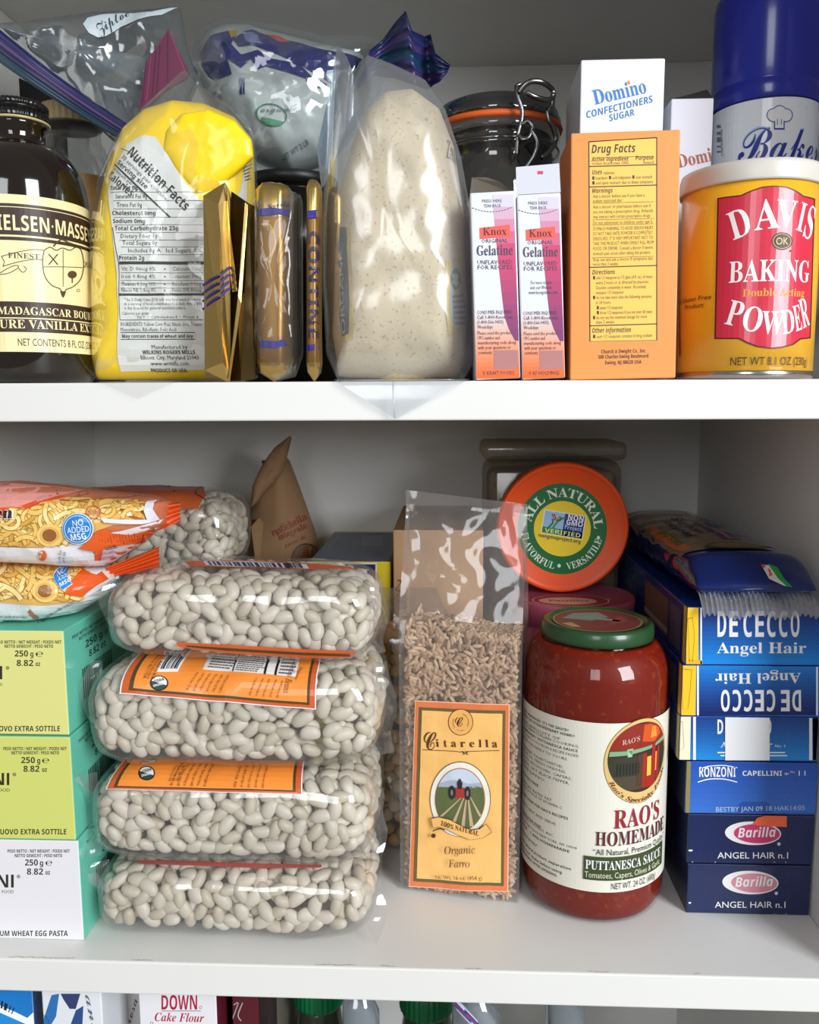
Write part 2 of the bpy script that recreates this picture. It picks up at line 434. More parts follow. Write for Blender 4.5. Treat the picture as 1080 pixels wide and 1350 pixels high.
# ------------------------------------------------------------------ a carton: body with a colour for each face, its own axes
class Carton:
    def __init__(s, name, label, cat, loc, w, d, h, yaw=0, lean=0, pitch=0, group=None, r=.0007, **c):
        """LOC: middle of the front bottom edge; the carton runs W to both sides, D backwards, H up"""
        R = (Matrix.Rotation(yaw, 3, 'Z') @ Matrix.Rotation(pitch, 3, 'X') @ Matrix.Rotation(lean, 3, 'Y')); s.R = R; s.loc = Vector(loc); s.w, s.d, s.h = w, d, h
        s.t = thing(name, label, cat, loc, R, group); s.M = Matrix.Translation(loc) @ R.to_4x4()
        v, f = rbox(-w / 2, w / 2, 0, d, 0, h, r, 2); g = c.get('front'); ms = []
        for q in f:
            a, b, e = Vector(v[q[0]]), Vector(v[q[1]]), Vector(v[q[2]]); n = (b - a).cross(e - a)
            k = max(range(3), key=lambda i: abs(n[i]))
            side = ('right' if n.x > 0 else 'left', 'back' if n.y > 0 else 'front', 'top' if n.z > 0 else 'bottom')[k]
            ms.append(c.get(side) or (c.get('side') if side in ('left', 'right') else None) or c.get('top' if side == 'bottom' else 'front') or g)
        b = MB(); b.add(xf((v, f), s.M), ms, False); s.body = b.build('body', s.t)
        X, Y, Z = R @ Vector((1, 0, 0)), R @ Vector((0, 1, 0)), R @ Vector((0, 0, 1))
        P = lambda x, y, z: s.M @ Vector((x, y, z))
        s.front = Plane(P(-w / 2, 0, 0), X, Z, -Y); s.left = Plane(P(-w / 2, d, 0), -Y, Z, -X); s.right = Plane(P(w / 2, 0, 0), Y, Z, X); s.top = Plane(P(-w / 2, 0, h), X, Y, Z)
        s.P = P; s.front.lim = (w, h); s.left.lim = s.right.lim = (d, h); s.top.lim = (w, d)
K = lambda *c: mat(tuple(c), rough=.45)          # printed ink
# ================================================================== THE CUPBOARD
XL, XR, YB, TH, MZ, CZ, FZ = -.3065, .213, .31, .019, .3087, .5669, -.29
PAINT = mat((226, 225, 222), rough=.38, var=.015, vscale=9, bump=.04, bscale=60)
def board(name, x0, x1, y0, y1, z0, z1, r=.0008, **k):
    b = MB(); b.add(rbox(x0, x1, y0, y1, z0, z1, r), PAINT, False); return b.build(name, loc=((x0 + x1) / 2, (y0 + y1) / 2, z0), **k)
board('wall_left', XL - .018, XL, 0, YB, FZ - TH, CZ + TH, kind='structure')
board('wall_right', XR, XR + .018, 0, YB, FZ - TH, CZ + TH, kind='structure')
board('wall_back', XL - .018, XR + .018, YB, YB + .008, FZ - TH, CZ + TH, kind='structure')
board('ceiling', XL, XR, 0, YB, CZ, CZ + TH, kind='structure')
board('floor', XL, XR, 0, YB, FZ - TH, FZ, kind='structure')
def shelf(z, label, chips):
    t = thing('shelf_board', label, 'shelf', ((XL + XR) / 2, 0, z - TH), group='white boards of the cupboard')
    b = MB(); b.add(rbox(XL + .0002, XR - .0002, 0, YB - .0002, z - TH, z, .0009), PAINT, False); b.build('board', t)
    if chips:
        R = random.Random(4)
        for x0, x1 in ((-.238, -.205), (-.17, -.161), (-.07, -.05), (-.035, -.03), (.01, .018), (.075, .083), (.13, .133)):
            x = x0; a = Art(Plane((XL, 0, z), (1, 0, 0), (0, 1, 0)))
            while x < x1:
                w = R.uniform(.001, .005); y = .0013 + R.uniform(0, .0008); a.polyuv([(x - XL, y - .0002), (x + w - XL, y), (x + w - XL, y + R.uniform(.0002, .0006)), (x - XL, y + .0003)], K(188, 177, 164)); x += w * .8
            a.build('paint_scuff', t, 'small brown scuff on the worn edge')
    return t
shelf(MZ, 'upper white shelf board under the sugar, gelatine and baking powder', False)
shelf(0, 'lower white shelf board under the bean bags and sauce jar, edge scuffed', True)

WHITE = K(236, 236, 238); BLACK = K(28, 27, 28); GREY = K(95, 93, 92)
CRISP = film(tint=(249, 249, 248), haze=.03, base=.008, gloss=.6, rough=.07, bump=.25, bscale=50, top=.25)
MILKY = film(tint=(240, 242, 244), haze=.13, hazec=(215, 222, 228), base=.03, gloss=1.1, rough=.2, bump=.14, bscale=28, top=.32)
SMOKY = film(tint=(196, 204, 208), haze=.3, hazec=(120, 128, 132), base=.04, gloss=1.2, rough=.12, bump=.4, bscale=40)
GLASS = film(tint=(235, 238, 236), haze=.02, base=.03, gloss=1.2, rough=.03, bump=0)

def XZ(y0):
    return lambda u, v, h: Vector((u, y0 - h, v))
def pxs(pts, y): return [(p.x, p.z) for p in (aty(a, b, y) for a, b in pts)]
def body(pts, y0, tf, tb, zmin=None, **k):
    """soft body whose outline stands in the plane y = y0; nothing of it sinks below zmin"""
    v, f = pillow(pxs(pts, y0), XZ(y0), tf, tb, **k)
    if zmin is not None: v = [Vector((p.x, p.y, max(p.z, zmin + .0004))) for p in v]
    return v, f

# ------------------------------------------------------------------ vanilla bottle
def vanilla():
    y = .047; cx = aty(35, 360, y).x; R = .0335
    t = thing('extract_bottle', 'dark brown vanilla extract bottle with cream and brown label and black cap', 'bottle', (cx, y, MZ))
    z = lambda p, yy=y: aty(36, p, yy).z
    zl0, zl1 = aty(36, 464, y - R).z, aty(36, 258, y - R).z
    br = mat((20, 11, 8), rough=.06, spec=.6, coat=.6)
    sh = zl1 + .003; nk = z(196); cp = z(166)
    prof = [(R * .6, MZ + .001), (R * .9, MZ + .0012), (R, MZ + .006), (R, sh)]
    for k in range(1, 13):
        a = k / 12 * math.pi / 2; prof.append((.0148 + (R - .0148) * math.cos(a) ** .9, sh + (nk - sh) * math.sin(a) ** 1.0))
    prof += [(.0138, nk + .003), (.0138, cp - .003), (.0155, cp - .002), (.0155, cp)]
    b = MB(); b.add(lathe(prof, cx, y), br); b.build('glass', t)
    b = MB(); blk = mat((16, 15, 15), rough=.25, spec=.5); zt = z(138)
    b.add(rib_lathe([(.0155, cp + .0012), (.0158, cp + .002), (.0158, cp + .0055)], cx, y, 160, .03), blk)
    b.add(lathe([(.0154, cp + .0055), (.0154, cp + .0066), (.0158, cp + .007)], cx, y, 80), blk)
    b.add(rib_lathe([(.0158, cp + .007), (.0158, zt - .001), (.0148, zt)], cx, y, 160, .03), blk); cap_ = b.build('cap', t)
    b = MB(); b.add(lathe([(.0157, cp), (.0163, cp + .0004), (.0163, cp + .001), (.0157, cp + .0013)], cx, y), mat((190, 175, 125), rough=.3)); b.build('cap_ring', cap_, 'pale ring under the black cap')
    S = Cyl(cx, y, R + .0003); a = Art(S); cr = mat((233, 222, 168), rough=.5, coat=.2); dk = K(56, 34, 26)
    u0, u1 = -R * 2.2, R * 2.2
    zz = lambda p: S.uv(40, p)[1]
    def band(p0, p1, m): a.polyuv([(u0, zz(p1)), (u1, zz(p1)), (u1, zz(p0)), (u0, zz(p0))], m)
    band(258, 464, cr); a.up(); band(270, 318, dk); band(398, 438, dk); a.up(); band(311, 313.5, cr); band(419, 420.5, cr)
    band(274, 275, cr)
    def V(s, st, ua, ub, yb, h, m): v = zz(yb); a.uvtext(s, st, (ua, v), (ub, v), (0, zz(yb - h) - v), m)
    U_ = lambda x: S.uv(x, 360)[0]
    V('NIELSEN·MASSEY', 'b', U_(-14), U_(-14) + (U_(113) - U_(-14)) * 14 / 12, 305, 20, cr)
    V('MADAGASCAR BOURBON', 'sb', U_(-6), U_(-6) + (U_(113) - U_(-6)) * 18 / 14, 415, 10, cr); V('PURE VANILLA EXTRACT', 'sb', U_(-14), U_(-14) + (U_(112) - U_(-14)) * 20 / 14.4, 433, 11, cr)
    V('NET CONTENTS 8 FL OZ (236mL)', 'r', U_(18), U_(18) + (U_(112) - U_(18)) * 1.18, 456, 9.5, dk)
    ink = K(80, 58, 38)
    sp = [(58, 330), (66, 326), (74, 330), (82, 327), (92, 330), (100, 326), (107, 331), (110, 350), (106, 368), (96, 378), (87, 382), (83, 388), (79, 381), (68, 376), (59, 364), (56, 346), (58, 330)]
    a.curve(sp, 1.3, ink); a.stroke([(83, 329), (83, 378)], .9, ink); a.stroke([(57, 352), (110, 353)], .9, ink)
    a.stroke([(64, 335), (76, 349)], 1.6, ink); a.stroke([(76, 335), (64, 349)], 1.6, ink); a.ell(95, 362, 6, 5, ink); a.stroke([(95, 364), (95, 373)], 1.6, ink)
    a.curve([(70, 325), (80, 316), (90, 320), (96, 322)], 2.2, ink); a.poly([(79, 384), (87, 384), (85, 390), (83, 393), (81, 390)], ink)
    a.curve([(2, 338), (25, 332), (45, 329), (57, 330)], 1, ink); a.curve([(4, 351), (26, 345), (46, 342), (57, 343)], 1, ink); a.stroke([(2, 338), (6, 345), (4, 352)], 1, ink)
    a.cyltext('FINEST', 'sb', 11, 52, (34, 341), 7, ink); a.cyltext('QUALITY', 'sb', 109, 127, (41, 341), 7, ink)
    a.curve([(0, 360), (14, 352), (22, 350), (24, 353), (12, 360), (0, 362)], 1, ink); a.curve([(24, 353), (30, 359), (35, 355), (31, 351)], 1, ink)
    a.ell(103, 383, 2.2, 2.2, ink, hole=.7)
    a.build('label', t, 'cream paper label with dark brown bands and crest')
vanilla()

def tan_jar():
    y = .166; cx = aty(95, 200, y).x
    t = thing('glass_jar', 'clear shouldered glass jar with ribbed tan lid behind the vanilla bottle', 'jar', (cx, y, MZ))
    z = lambda p: aty(95, p, y).z
    zs, zn, zc, zt = z(232), z(190), z(168), z(143); R = .0275
    prof = [(R * .8, MZ + .001), (R, MZ + .004), (R, zs), (R * .96, zs + .003), (.021, zn - .002), (.019, zn), (.0185, zc - .001)]
    b = MB(); b.add(lathe(prof, cx, y), GLASS); b.build('glass', t)
    b = MB(); b.add(lathe([(R * .8, MZ + .002), (R - .001, MZ + .005), (R - .001, zs - .004), (R * .5, zs - .0035)], cx, y), speckle((118, 82, 45), (90, 60, 32), 120)); b.build('contents', t, 'brown powder filling the jar')
    b = MB(); b.add(rib_lathe([(.0188, zc), (.0192, zc + .001), (.0192, zt - .001), (.018, zt)], cx, y, 120, .035), mat((172, 150, 108), rough=.5)); b.build('lid', t)
    b = MB(); b.add(lathe([(.0195, zc - .0012), (.02, zc - .0006), (.0195, zc)], cx, y), mat((70, 64, 55), rough=.3)); b.build('rim', t)
    S = Cyl(cx, y, R + .0004); a = Art(S); a.polyuv([(-R * 1.6, MZ + .02), (R * 1.6, MZ + .02), (R * 1.6, zs - .004), (-R * 1.6, zs - .004)], K(148, 106, 52)); a.build('label', t)
tan_jar()

c = Carton('carton', 'black carton standing behind the vanilla bottle with a thin white line', 'box', aty(-14, 499, .2).xyz * 1, .05, .07, aty(20, 92, .2).z - MZ, yaw=rad(-14), front=mat((17, 17, 19), rough=.4))
c.t.location.z = MZ; _mw[c.t.name] = Matrix.Translation((c.loc.x, c.loc.y, MZ)) @ c.R.to_4x4()
a = Art(c.front); a.stroke([(-6, 98), (8, 109), (24, 121)], 1.2, K(190, 190, 190)); a.text('mild', 'i', (-2, 127), (7, 132), 5, K(150, 150, 150)); a.build('print', c.t)

# ------------------------------------------------------------------ yellow cornmeal bag in its clear zip bag
def cornmeal():
    y = .062; t = thing('cornmeal_bag', 'yellow cornmeal package with nutrition panel inside a clear zip bag', 'food package', (aty(230, 400, y).x, y, MZ))
    out = [(136, 501), (130, 480), (130, 380), (134, 300), (150, 225), (172, 172), (200, 148), (235, 137), (275, 141), (312, 158), (331, 182), (334, 250), (334, 480), (328, 501)]
    v, f = body(out, y, .026, .022, MZ, rings=30, n=220, e=6, q=2.4, crin=.0009, cf=42, seed=3)
    b = MB(); yel = mat((250, 214, 20), rough=.35, coat=.3, bump=.15, bscale=90); b.add((v, f), yel); bv = b.bvh(); b.build('package', t, 'bright yellow paper package with rounded folded top')
    b = MB(); b.add(body([(214, 200), (220, 172), (240, 150), (275, 145), (310, 160), (331, 184), (334, 206), (318, 222), (285, 250), (262, 262), (238, 236)], y - .0245, .0035, .010, rings=14, n=110, e=5, q=2, crin=.0007, cf=45, seed=4), yel); b.build('folded_flap', t)
    S = Drape(bv, (0, y, MZ), (1, 0, 0), (0, 0, 1), (0, -1, 0)); a = Art(S); wh = mat((226, 228, 226), rough=.35, coat=.3); tx = K(45, 45, 45); t2 = K(95, 95, 95)
    a.poly([(160, 490), (157, 410), (151, 330), (143, 250), (152, 222), (168, 190), (190, 178), (206, 181), (222, 205), (238, 232), (262, 262), (300, 290), (318, 250), (331, 206), (331, 488)], wh)
    a.up(); T = lambda s, st, x0, x1, yb, h=5.5, m=tx: a.text(s, st, (x0, yb), (x1, yb), h, m, res=1)
    for s, st, x0, x1, yb in [('Total Fat 0g', 'b', 146, 182, 251), ('Saturated Fat 0g', 'r', 153, 195, 262), ('Trans Fat 0g', 'r', 155, 188, 273), ('Cholesterol 0mg', 'b', 149, 206, 284), ('Sodium 0mg', 'b', 150, 192, 294.5), ('Total Carbohydrate 23g', 'b', 152, 236, 304), ('Dietary Fiber 1g', 'r', 160, 208, 314), ('Total Sugars 0g', 'r', 162, 208, 323), ('Includes 0g Added Sugars  0%', 'r', 170, 266, 333), ('Protein 2g', 'b', 158, 191, 343)]: T(s, st, x0, x1, yb)
    for yb, x0 in ((254, 147), (265, 150), (276, 150), (287, 151), (297, 152), (307, 154), (317, 158), (326, 160), (336, 160), (360, 160), (370, 160), (380, 160), (402 - 42 + 14, 160)): a.stroke([(x0, yb), (268, yb)], .6, t2)
    a.rect(158, 345, 270, 349, tx); a.rect(158, 387, 270, 390, tx)
    for s, yb, s2 in (('Vit. D 0mcg 0%', 357, 'Calcium 0mg'), ('Iron 0.8mg 4%', 367, 'Potassium 70mg'), ('Thiamin 0.1mg 10%', 377, 'Riboflavin 0.1mg'), ('Niacin NE 1.4mg 8%', 385, 'Folate DFE 80mcg')):
        T(s, 'r', 161, 206, yb, 5, t2); T(s2, 'r', 228, 266, yb, 5, t2); a.ell(218, yb - 2, 1, 1, tx)
    for i, s in enumerate(('The % Daily Value (DV) tells you how much a nutrient', 'in a serving of food contributes to a daily diet. 2,000', 'a day is used for general nutrition advice.')): T(s, 'r', 165, 267 if i < 2 else 246, 397 + 5.5 * i, 4, t2)
    T('Calories per gram:', 'r', 162, 198, 415, 4, t2); T('Fat 9  •  Carbohydrate 4  •  Protein 4', 'r', 182, 262, 420, 4, t2)
    a.stroke([(149, 300), (157, 345), (159, 422), (268, 422)], .9, tx)
    T('INGREDIENTS: Yellow Corn Meal, Niacin, Iron, Thiamin', 'r', 160, 267, 430, 5, t2); T('Mononitrate, Riboflavin, Folic Acid.', 'r', 160, 234, 437, 5, t2)
    a.frame([(160, 438.5), (258, 438.5), (258, 447.5), (160, 447.5)], .9, tx); T('May contain traces of wheat and soy.', 'b', 162, 256, 445.5, 4.6)
    for s, st, x0, x1, yb, h in (('Manufactured by', 'r', 201, 248, 460, 5), ('WILKINS ROGERS MILLS', 'b', 189, 258, 467, 5), ('Ellicott City, Maryland 21043', 'r', 187, 263, 474, 5.2), ('www.wrmills.com', 'r', 200, 250, 482, 5.2), ('PRODUCT OF USA', 'b', 201, 248, 491, 4.4)): T(s, st, x0, x1, yb, h)
    D = lambda s, st, p, q, h, m=tx: a.text(s, st, p, q, h, m, res=2)
    D('Nutrition Facts', 'b', (168, 203), (244, 279), 13); D('30 servings per container', 'r', (161, 208), (222, 268), 5, t2); D('Serving size', 'b', (155, 216), (193, 250), 6)
    a.stroke([(152, 217), (225, 287)], 2.2, tx); D('Amount per serving', 'r', (150, 224), (192, 260), 4, t2); D('Calories', 'b', (143, 234), (173, 260), 10)
    a.stroke([(160, 196), (170, 200), (236, 262)], .8, tx)
    a.lines([(318, 205), (333, 195), (333, 238), (324, 240)], 9, t2, 5); a.lines([(300, 205), (316, 190), (322, 230), (312, 240)], 1, wh)
    a.build('printed_panel', t, 'white nutrition facts panel')
    v, f = body([(131, 501), (126, 420), (128, 300), (140, 235), (165, 180), (205, 138), (250, 97), (262, 112), (300, 138), (333, 172), (338, 250), (338, 500)], y, .029, .025, MZ, rings=18, n=160, e=5, q=2.2, crin=.0014, cf=38, seed=8)
    b = MB(); b.add((v, f), CRISP); p = [aty(165, 499, .034), aty(262, 499, .034)]
    def tip(u, w):
        e = p[0].lerp(p[1], u); q = Vector((p[0].x + (p[1].x - p[0].x) * (.5 + (u - .5) * (1 - max(0, w - .5) * 1.99)), -.0025, 0))
        if w <= .5: k = w / .5; return Vector((e.x, .034 + (-.0025 - .034) * k, MZ + .0006))
        k = (w - .5) / .5; return Vector((q.x, -.0025, MZ + .0006 - .0085 * k))
    b.add(sheet(tip, 20, 12), CRISP); b.build('clear_bag', t, 'crinkled clear plastic zip bag')
    b = MB(); zp = [(183, 140), (189, 108), (196, 76), (208, 60), (222, 38), (233, 62), (249, 96), (246, 103), (215, 122), (187, 148)]
    b.add(slab([aty(px, py, .089) for px, py in zp], (0, .0012, 0)), mat((92, 20, 58), rough=.3, coat=.3), False)
    a = Art(Plane((0, .089, 0), (1, 0, 0), (0, 0, 1), (0, -1, 0)))
    for p0, p1 in (((193, 80), (187, 140)), ((206, 66), (200, 134)), ((211, 60), (206, 128)), ((221, 44), (221, 118))): a.stroke([p0, p1], 1.6, mat((62, 12, 42), rough=.3))
    for p0, p1 in (((199, 74), (193, 138)), ((224, 42), (246, 100))): a.stroke([p0, p1], 1.4, mat((128, 40, 90), rough=.3))
    a.into(b); b.build('zip_strip', t, 'magenta ribbed zip closure standing up')
cornmeal()

# ------------------------------------------------------------------ gold foil packets
GOLD = mat((206, 176, 108), rough=.24, metal=.95, bump=.12, bscale=90); GOLDM = mat((132, 98, 50), rough=.36, metal=.6, bump=.05, bscale=150); GOLD_SHADE = mat((92, 76, 44), rough=.3, metal=.9, bump=.15, bscale=90)
PURP = mat((44, 38, 130), rough=.35)
def gold_envelope():
    t = thing('foil_packet', 'gold foil packet with folded flaps and four slanting blue stripes', 'foil packet', (aty(300, 490, .015).x, .015, MZ))
    P = lambda px, py, y: aty(px, py, y)
    A0, A1 = P(268, 258, .010), P(270, 488, .010); B0, B1 = P(288, 270, .004), P(294, 478, .004); C0, C1 = P(297, 240, .009), P(301, 504, .009)
    b = MB(); V = [A0, B0, B1, A1, C0, C1]
    D0, D1 = P(303, 262, .008), P(304, 492, .008); E0, E1 = P(270, 262, .034), P(271, 496, .034); G0, G1 = P(308, 262, .036), P(310, 498, .036)
    v = [A0, A1, B0, B1, C0, C1, D0, D1, E0, E1, G0, G1]; f = [(0, 1, 3, 2), (2, 3, 7, 6), (0, 2, 4), (2, 6, 4), (1, 5, 3), (3, 5, 7), (0, 8, 9, 1), (6, 7, 11, 10), (8, 10, 11, 9), (0, 4, 8), (4, 6, 10), (4, 10, 8), (1, 9, 5), (7, 5, 11), (5, 9, 11)]
    b.add((v, f), GOLD, False); S = Plane(A0, B0 - A0, Vector((0, 0, 1)), (B0 - A0).cross(Vector((0, 0, 1))))
    b.build('folded_front', t)
    b = MB(); F = [P(297, 243, .0065), P(324, 268, .003), P(316, 390, .003), P(302, 504, .0065), P(309, 385, .010)]
    b.add(slab([P(298, 243, .006), P(303, 300, .004), P(313, 384, .003), P(306, 385, .0075), P(300, 320, .0078)], (0, .0008, 0)), GOLD, False)
    b.add(slab([P(323, 267, .003), P(327, 270, .004), P(318, 400, .004), P(303, 503, .0072), P(301, 500, .007), P(314, 390, .003)], (0, .0008, 0)), GOLD, False)
    b.build('flap', t)
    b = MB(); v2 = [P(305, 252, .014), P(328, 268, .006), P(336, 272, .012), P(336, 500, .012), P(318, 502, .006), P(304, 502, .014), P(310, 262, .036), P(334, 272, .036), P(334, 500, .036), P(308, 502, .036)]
    b.add((v2, [(0, 5, 4, 1), (1, 4, 3, 2), (2, 3, 8, 7), (0, 1, 2, 7, 6), (5, 9, 8, 3, 4), (6, 7, 8, 9), (0, 6, 9, 5)]), GOLD_SHADE, False); b.build('folded_back', t)  # same gold foil, its colour darkened for the packet's shaded right half
    a = Art(S); a.up(10)
    for k in range(4): a.stroke([(268.5, 377 + 10.5 * k), (280, 368 + 9.8 * k), (289, 364 + 9.2 * k)], 3, PURP)
    S2 = Plane(B0, D0 - B0, Vector((0, 0, 1)), (D0 - B0).cross(Vector((0, 0, 1)))); a2 = Art(S2); a2.up(10)
    for k in range(4): a2.stroke([(290, 363.5 + 9.2 * k), (303, 352 + 9.2 * k)], 3, PURP)
    b = MB(); a.into(b); a2.into(b); b.build('stripe_print', t, 'four slanting blue stripes')
gold_envelope()
def gold_roll(label, x0, x1, yt, yb, ytop, y, big):
    xm = (x0 + x1) / 2; c0 = aty(xm, yb, y); W = (aty(x1, 370, y) - aty(x0, 370, y)).x / 2; D = .011 if big else .009
    t = thing('foil_packet', label, 'foil packet', (c0.x, y, MZ))
    z = lambda p: aty(xm, p, y - D).z
    rows = [(ytop - 1, .35, .5), (ytop + 3, .8, .75), (ytop + 13, .98, .92), (yt, .9, .95), (yt + 40, .95, 1), (370, .94, 1), (440, .93, 1), (yb - 22, .96, .98), (yb - 10, .85, .8), (yb - 3, .4, .35), (yb + 3, .06, .06)]
    v = []; n = 40; f = []
    for i, (p, sx, sy) in enumerate(rows):
        q = aty(xm, p, y); cx = q.x; cz = max(z(p), MZ + .0006)
        for k in range(n):
            a = 2 * math.pi * k / n; ex = abs(math.cos(a)) ** .55 * math.copysign(1, math.cos(a)); ey = abs(math.sin(a)) ** .75 * math.copysign(1, math.sin(a))
            w = 1 + (.10 * noise.noise((math.cos(a) * 2.2, math.sin(a) * 2.2, cz * 60)) if (i < 4 or i > 6) else .02 * noise.noise((math.cos(a) * 2, math.sin(a) * 2, cz * 90)))
            v.append(Vector((cx + W * sx * ex * w, y - D * sy * ey * w, cz + (.0022 * noise.noise((a * 1.3, 3, i)) if i < 3 else 0))))
    for i in range(len(rows) - 1):
        for k in range(n): f.append((i * n + k, i * n + (k + 1) % n, (i + 1) * n + (k + 1) % n, (i + 1) * n + k))
    f.append(tuple(range(n))[::-1]); f.append(tuple((len(rows) - 1) * n + k for k in range(n)))
    ms = []
    for q in f:
        m = sum(q) / len(q) / n; ms.append(GOLDM if 2.9 < m < 7.5 else GOLD)
    b = MB(); b.add((v, f), ms, True); bv = b.bvh(); b.build('wrapper', t)
    a = Art(Drape(bv, (c0.x, y, MZ), (1, 0, 0), (0, 0, 1), (0, -1, 0), step=.002))
    return t, a, xm
t, a, xm = gold_roll('fat gold foil packet with blue bands, in a clear sleeve', 338, 386, 284, 500, 237, .020, True)
a.poly([(341, 276), (360, 274), (385, 282), (386, 290), (360, 284), (341, 285)], PURP); a.build('band_print', t, 'dark blue band'); a = Art(a.S); a.poly([(343, 449), (365, 450), (386, 446), (386, 457), (365, 459), (343, 458)], PURP); a.build('band_print', t, 'dark blue band'); a = Art(a.S)
a.curve([(344, 296), (356, 297), (363, 312), (362, 328), (354, 340), (346, 344)], .8, mat((214, 178, 96), rough=.3, metal=.5)); a.curve([(343, 315), (347, 320), (345, 327)], .7, mat((214, 178, 96), rough=.3, metal=.5)); a.up()
a.text('Sconcio', 'sc', (352, 276), (384, 274), 6, PURP); a.build('print', t)
b = MB(); v, f = body([(336, 262), (350, 250), (385, 252), (398, 258), (399, 470), (390, 497), (366, 503), (345, 492), (337, 460)], .021, .0135, .012, MZ, rings=10, n=80, e=6, q=2, crin=.0012, cf=90, seed=2); b.add((v, f), CRISP); b.build('clear_sleeve', t, 'clear crinkled sleeve')
t, a, xm = gold_roll('narrow gold foil stick lettered dark blue, beside the flour bag', 405, 424, 284, 500, 234, .016, False)
a.rect(404, 284, 425, 293, PURP); a.rect(405, 455, 425, 463, PURP)
a.text('CONTINE', 'b', (407, 305), (407, 446), 15, mat((40, 36, 62), rough=.35)); a.build('band_print', t, 'dark blue upright lettering and bands')

# ------------------------------------------------------------------ big smoky zip bag lying behind the bottles
def grey_bag():
    y = .116; t = thing('zip_bag', 'big grey see-through zip bag with blue zip, lying behind the bottles', 'plastic bag', (aty(130, 120, y).x, y, aty(130, 190, y).z))
    out = [(-22, 37), (30, 31), (80, 24), (125, 18), (200, 14), (238, 9), (246, 60), (262, 110), (225, 190), (170, 205), (120, 160), (60, 100), (10, 62)]
    v, f = body(out, y, .016, .016, rings=20, n=150, e=2.6, q=1.7, crin=.005, cf=26, seed=5)
    b = MB(); b.add((v, f), SMOKY); bv = b.bvh(); b.build('bag_film', t)
    v, f = body([(30, 58), (60, 50), (95, 56), (130, 58), (165, 72), (195, 80), (190, 120), (150, 110), (110, 90), (60, 72)], y + .001, .011, .011, rings=12, n=80, e=3, q=2, crin=.004, cf=60, seed=6)
    b = MB(); b.add((v, f), mat((170, 176, 178), rough=.25, coat=.4, bump=.3, bscale=60)); b.build('inner_shape', t, 'whitish crumpled pouch inside')  # added body, coloured whitish to imitate highlights of the folded film
    v, f = body([(128, 54), (160, 40), (200, 33), (222, 60), (218, 72), (160, 68)], y + .001, .008, .009, rings=10, n=60, e=3, q=2, crin=.003, cf=60, seed=9)
    b = MB(); b.add((v, f), mat((72, 74, 64), rough=.5)); b.build('inner_shape', t, 'dark crumpled pouch inside')
    a = Art(Drape(bv, (0, y, .5), (1, 0, 0), (0, 0, 1), (0, -1, 0))); lb = K(188, 200, 206)
    a.poly([(110, 32), (116, 24), (135, 19.5), (160, 18), (200, 16), (236, 10.5), (214, 20), (180, 27), (160, 36), (140, 48), (130, 50), (118, 44)], lb); a.up()
    a.text('Ziploc', 'sc', (132, 46), (172, 21), 13, K(50, 62, 78)); a.build('printed_patch', t, 'pale oval patch with dark script lettering')
    # the zip: ribbed strip of several coloured bands along the lower edge of the bag
    def strip(w0, w1):
        def fn(u, w):
            p = Vector((-24 + 196 * u, 19 + 147 * u + 5 * math.sin(u * 3.1), 0)); q = Vector((-24 + 189 * u, 66 + 122 * u + 4 * math.sin(u * 3.1), 0))
            k = w0 + (w1 - w0) * w; px = p.lerp(q, k); return aty(px.x, px.y, y - .017 - .002 * math.sin(math.pi * k) - .0025 * math.sin(u * 7) + .0006 * math.sin(k * 40))
        return fn
    b = MB(); cols = [(20, 22, 70), (46, 40, 92), (36, 44, 82), (88, 66, 110), (24, 26, 66), (52, 48, 84), (28, 52, 76), (40, 70, 88), (24, 50, 68)]
    for i, cc in enumerate(cols): b.add(sheet(strip(i / len(cols), (i + 1) / len(cols)), 40, 2), mat(cc, rough=.3, coat=.3))
    b.build('zip_strip', t, 'dark blue, purple and teal ribbed zip')
grey_bag()

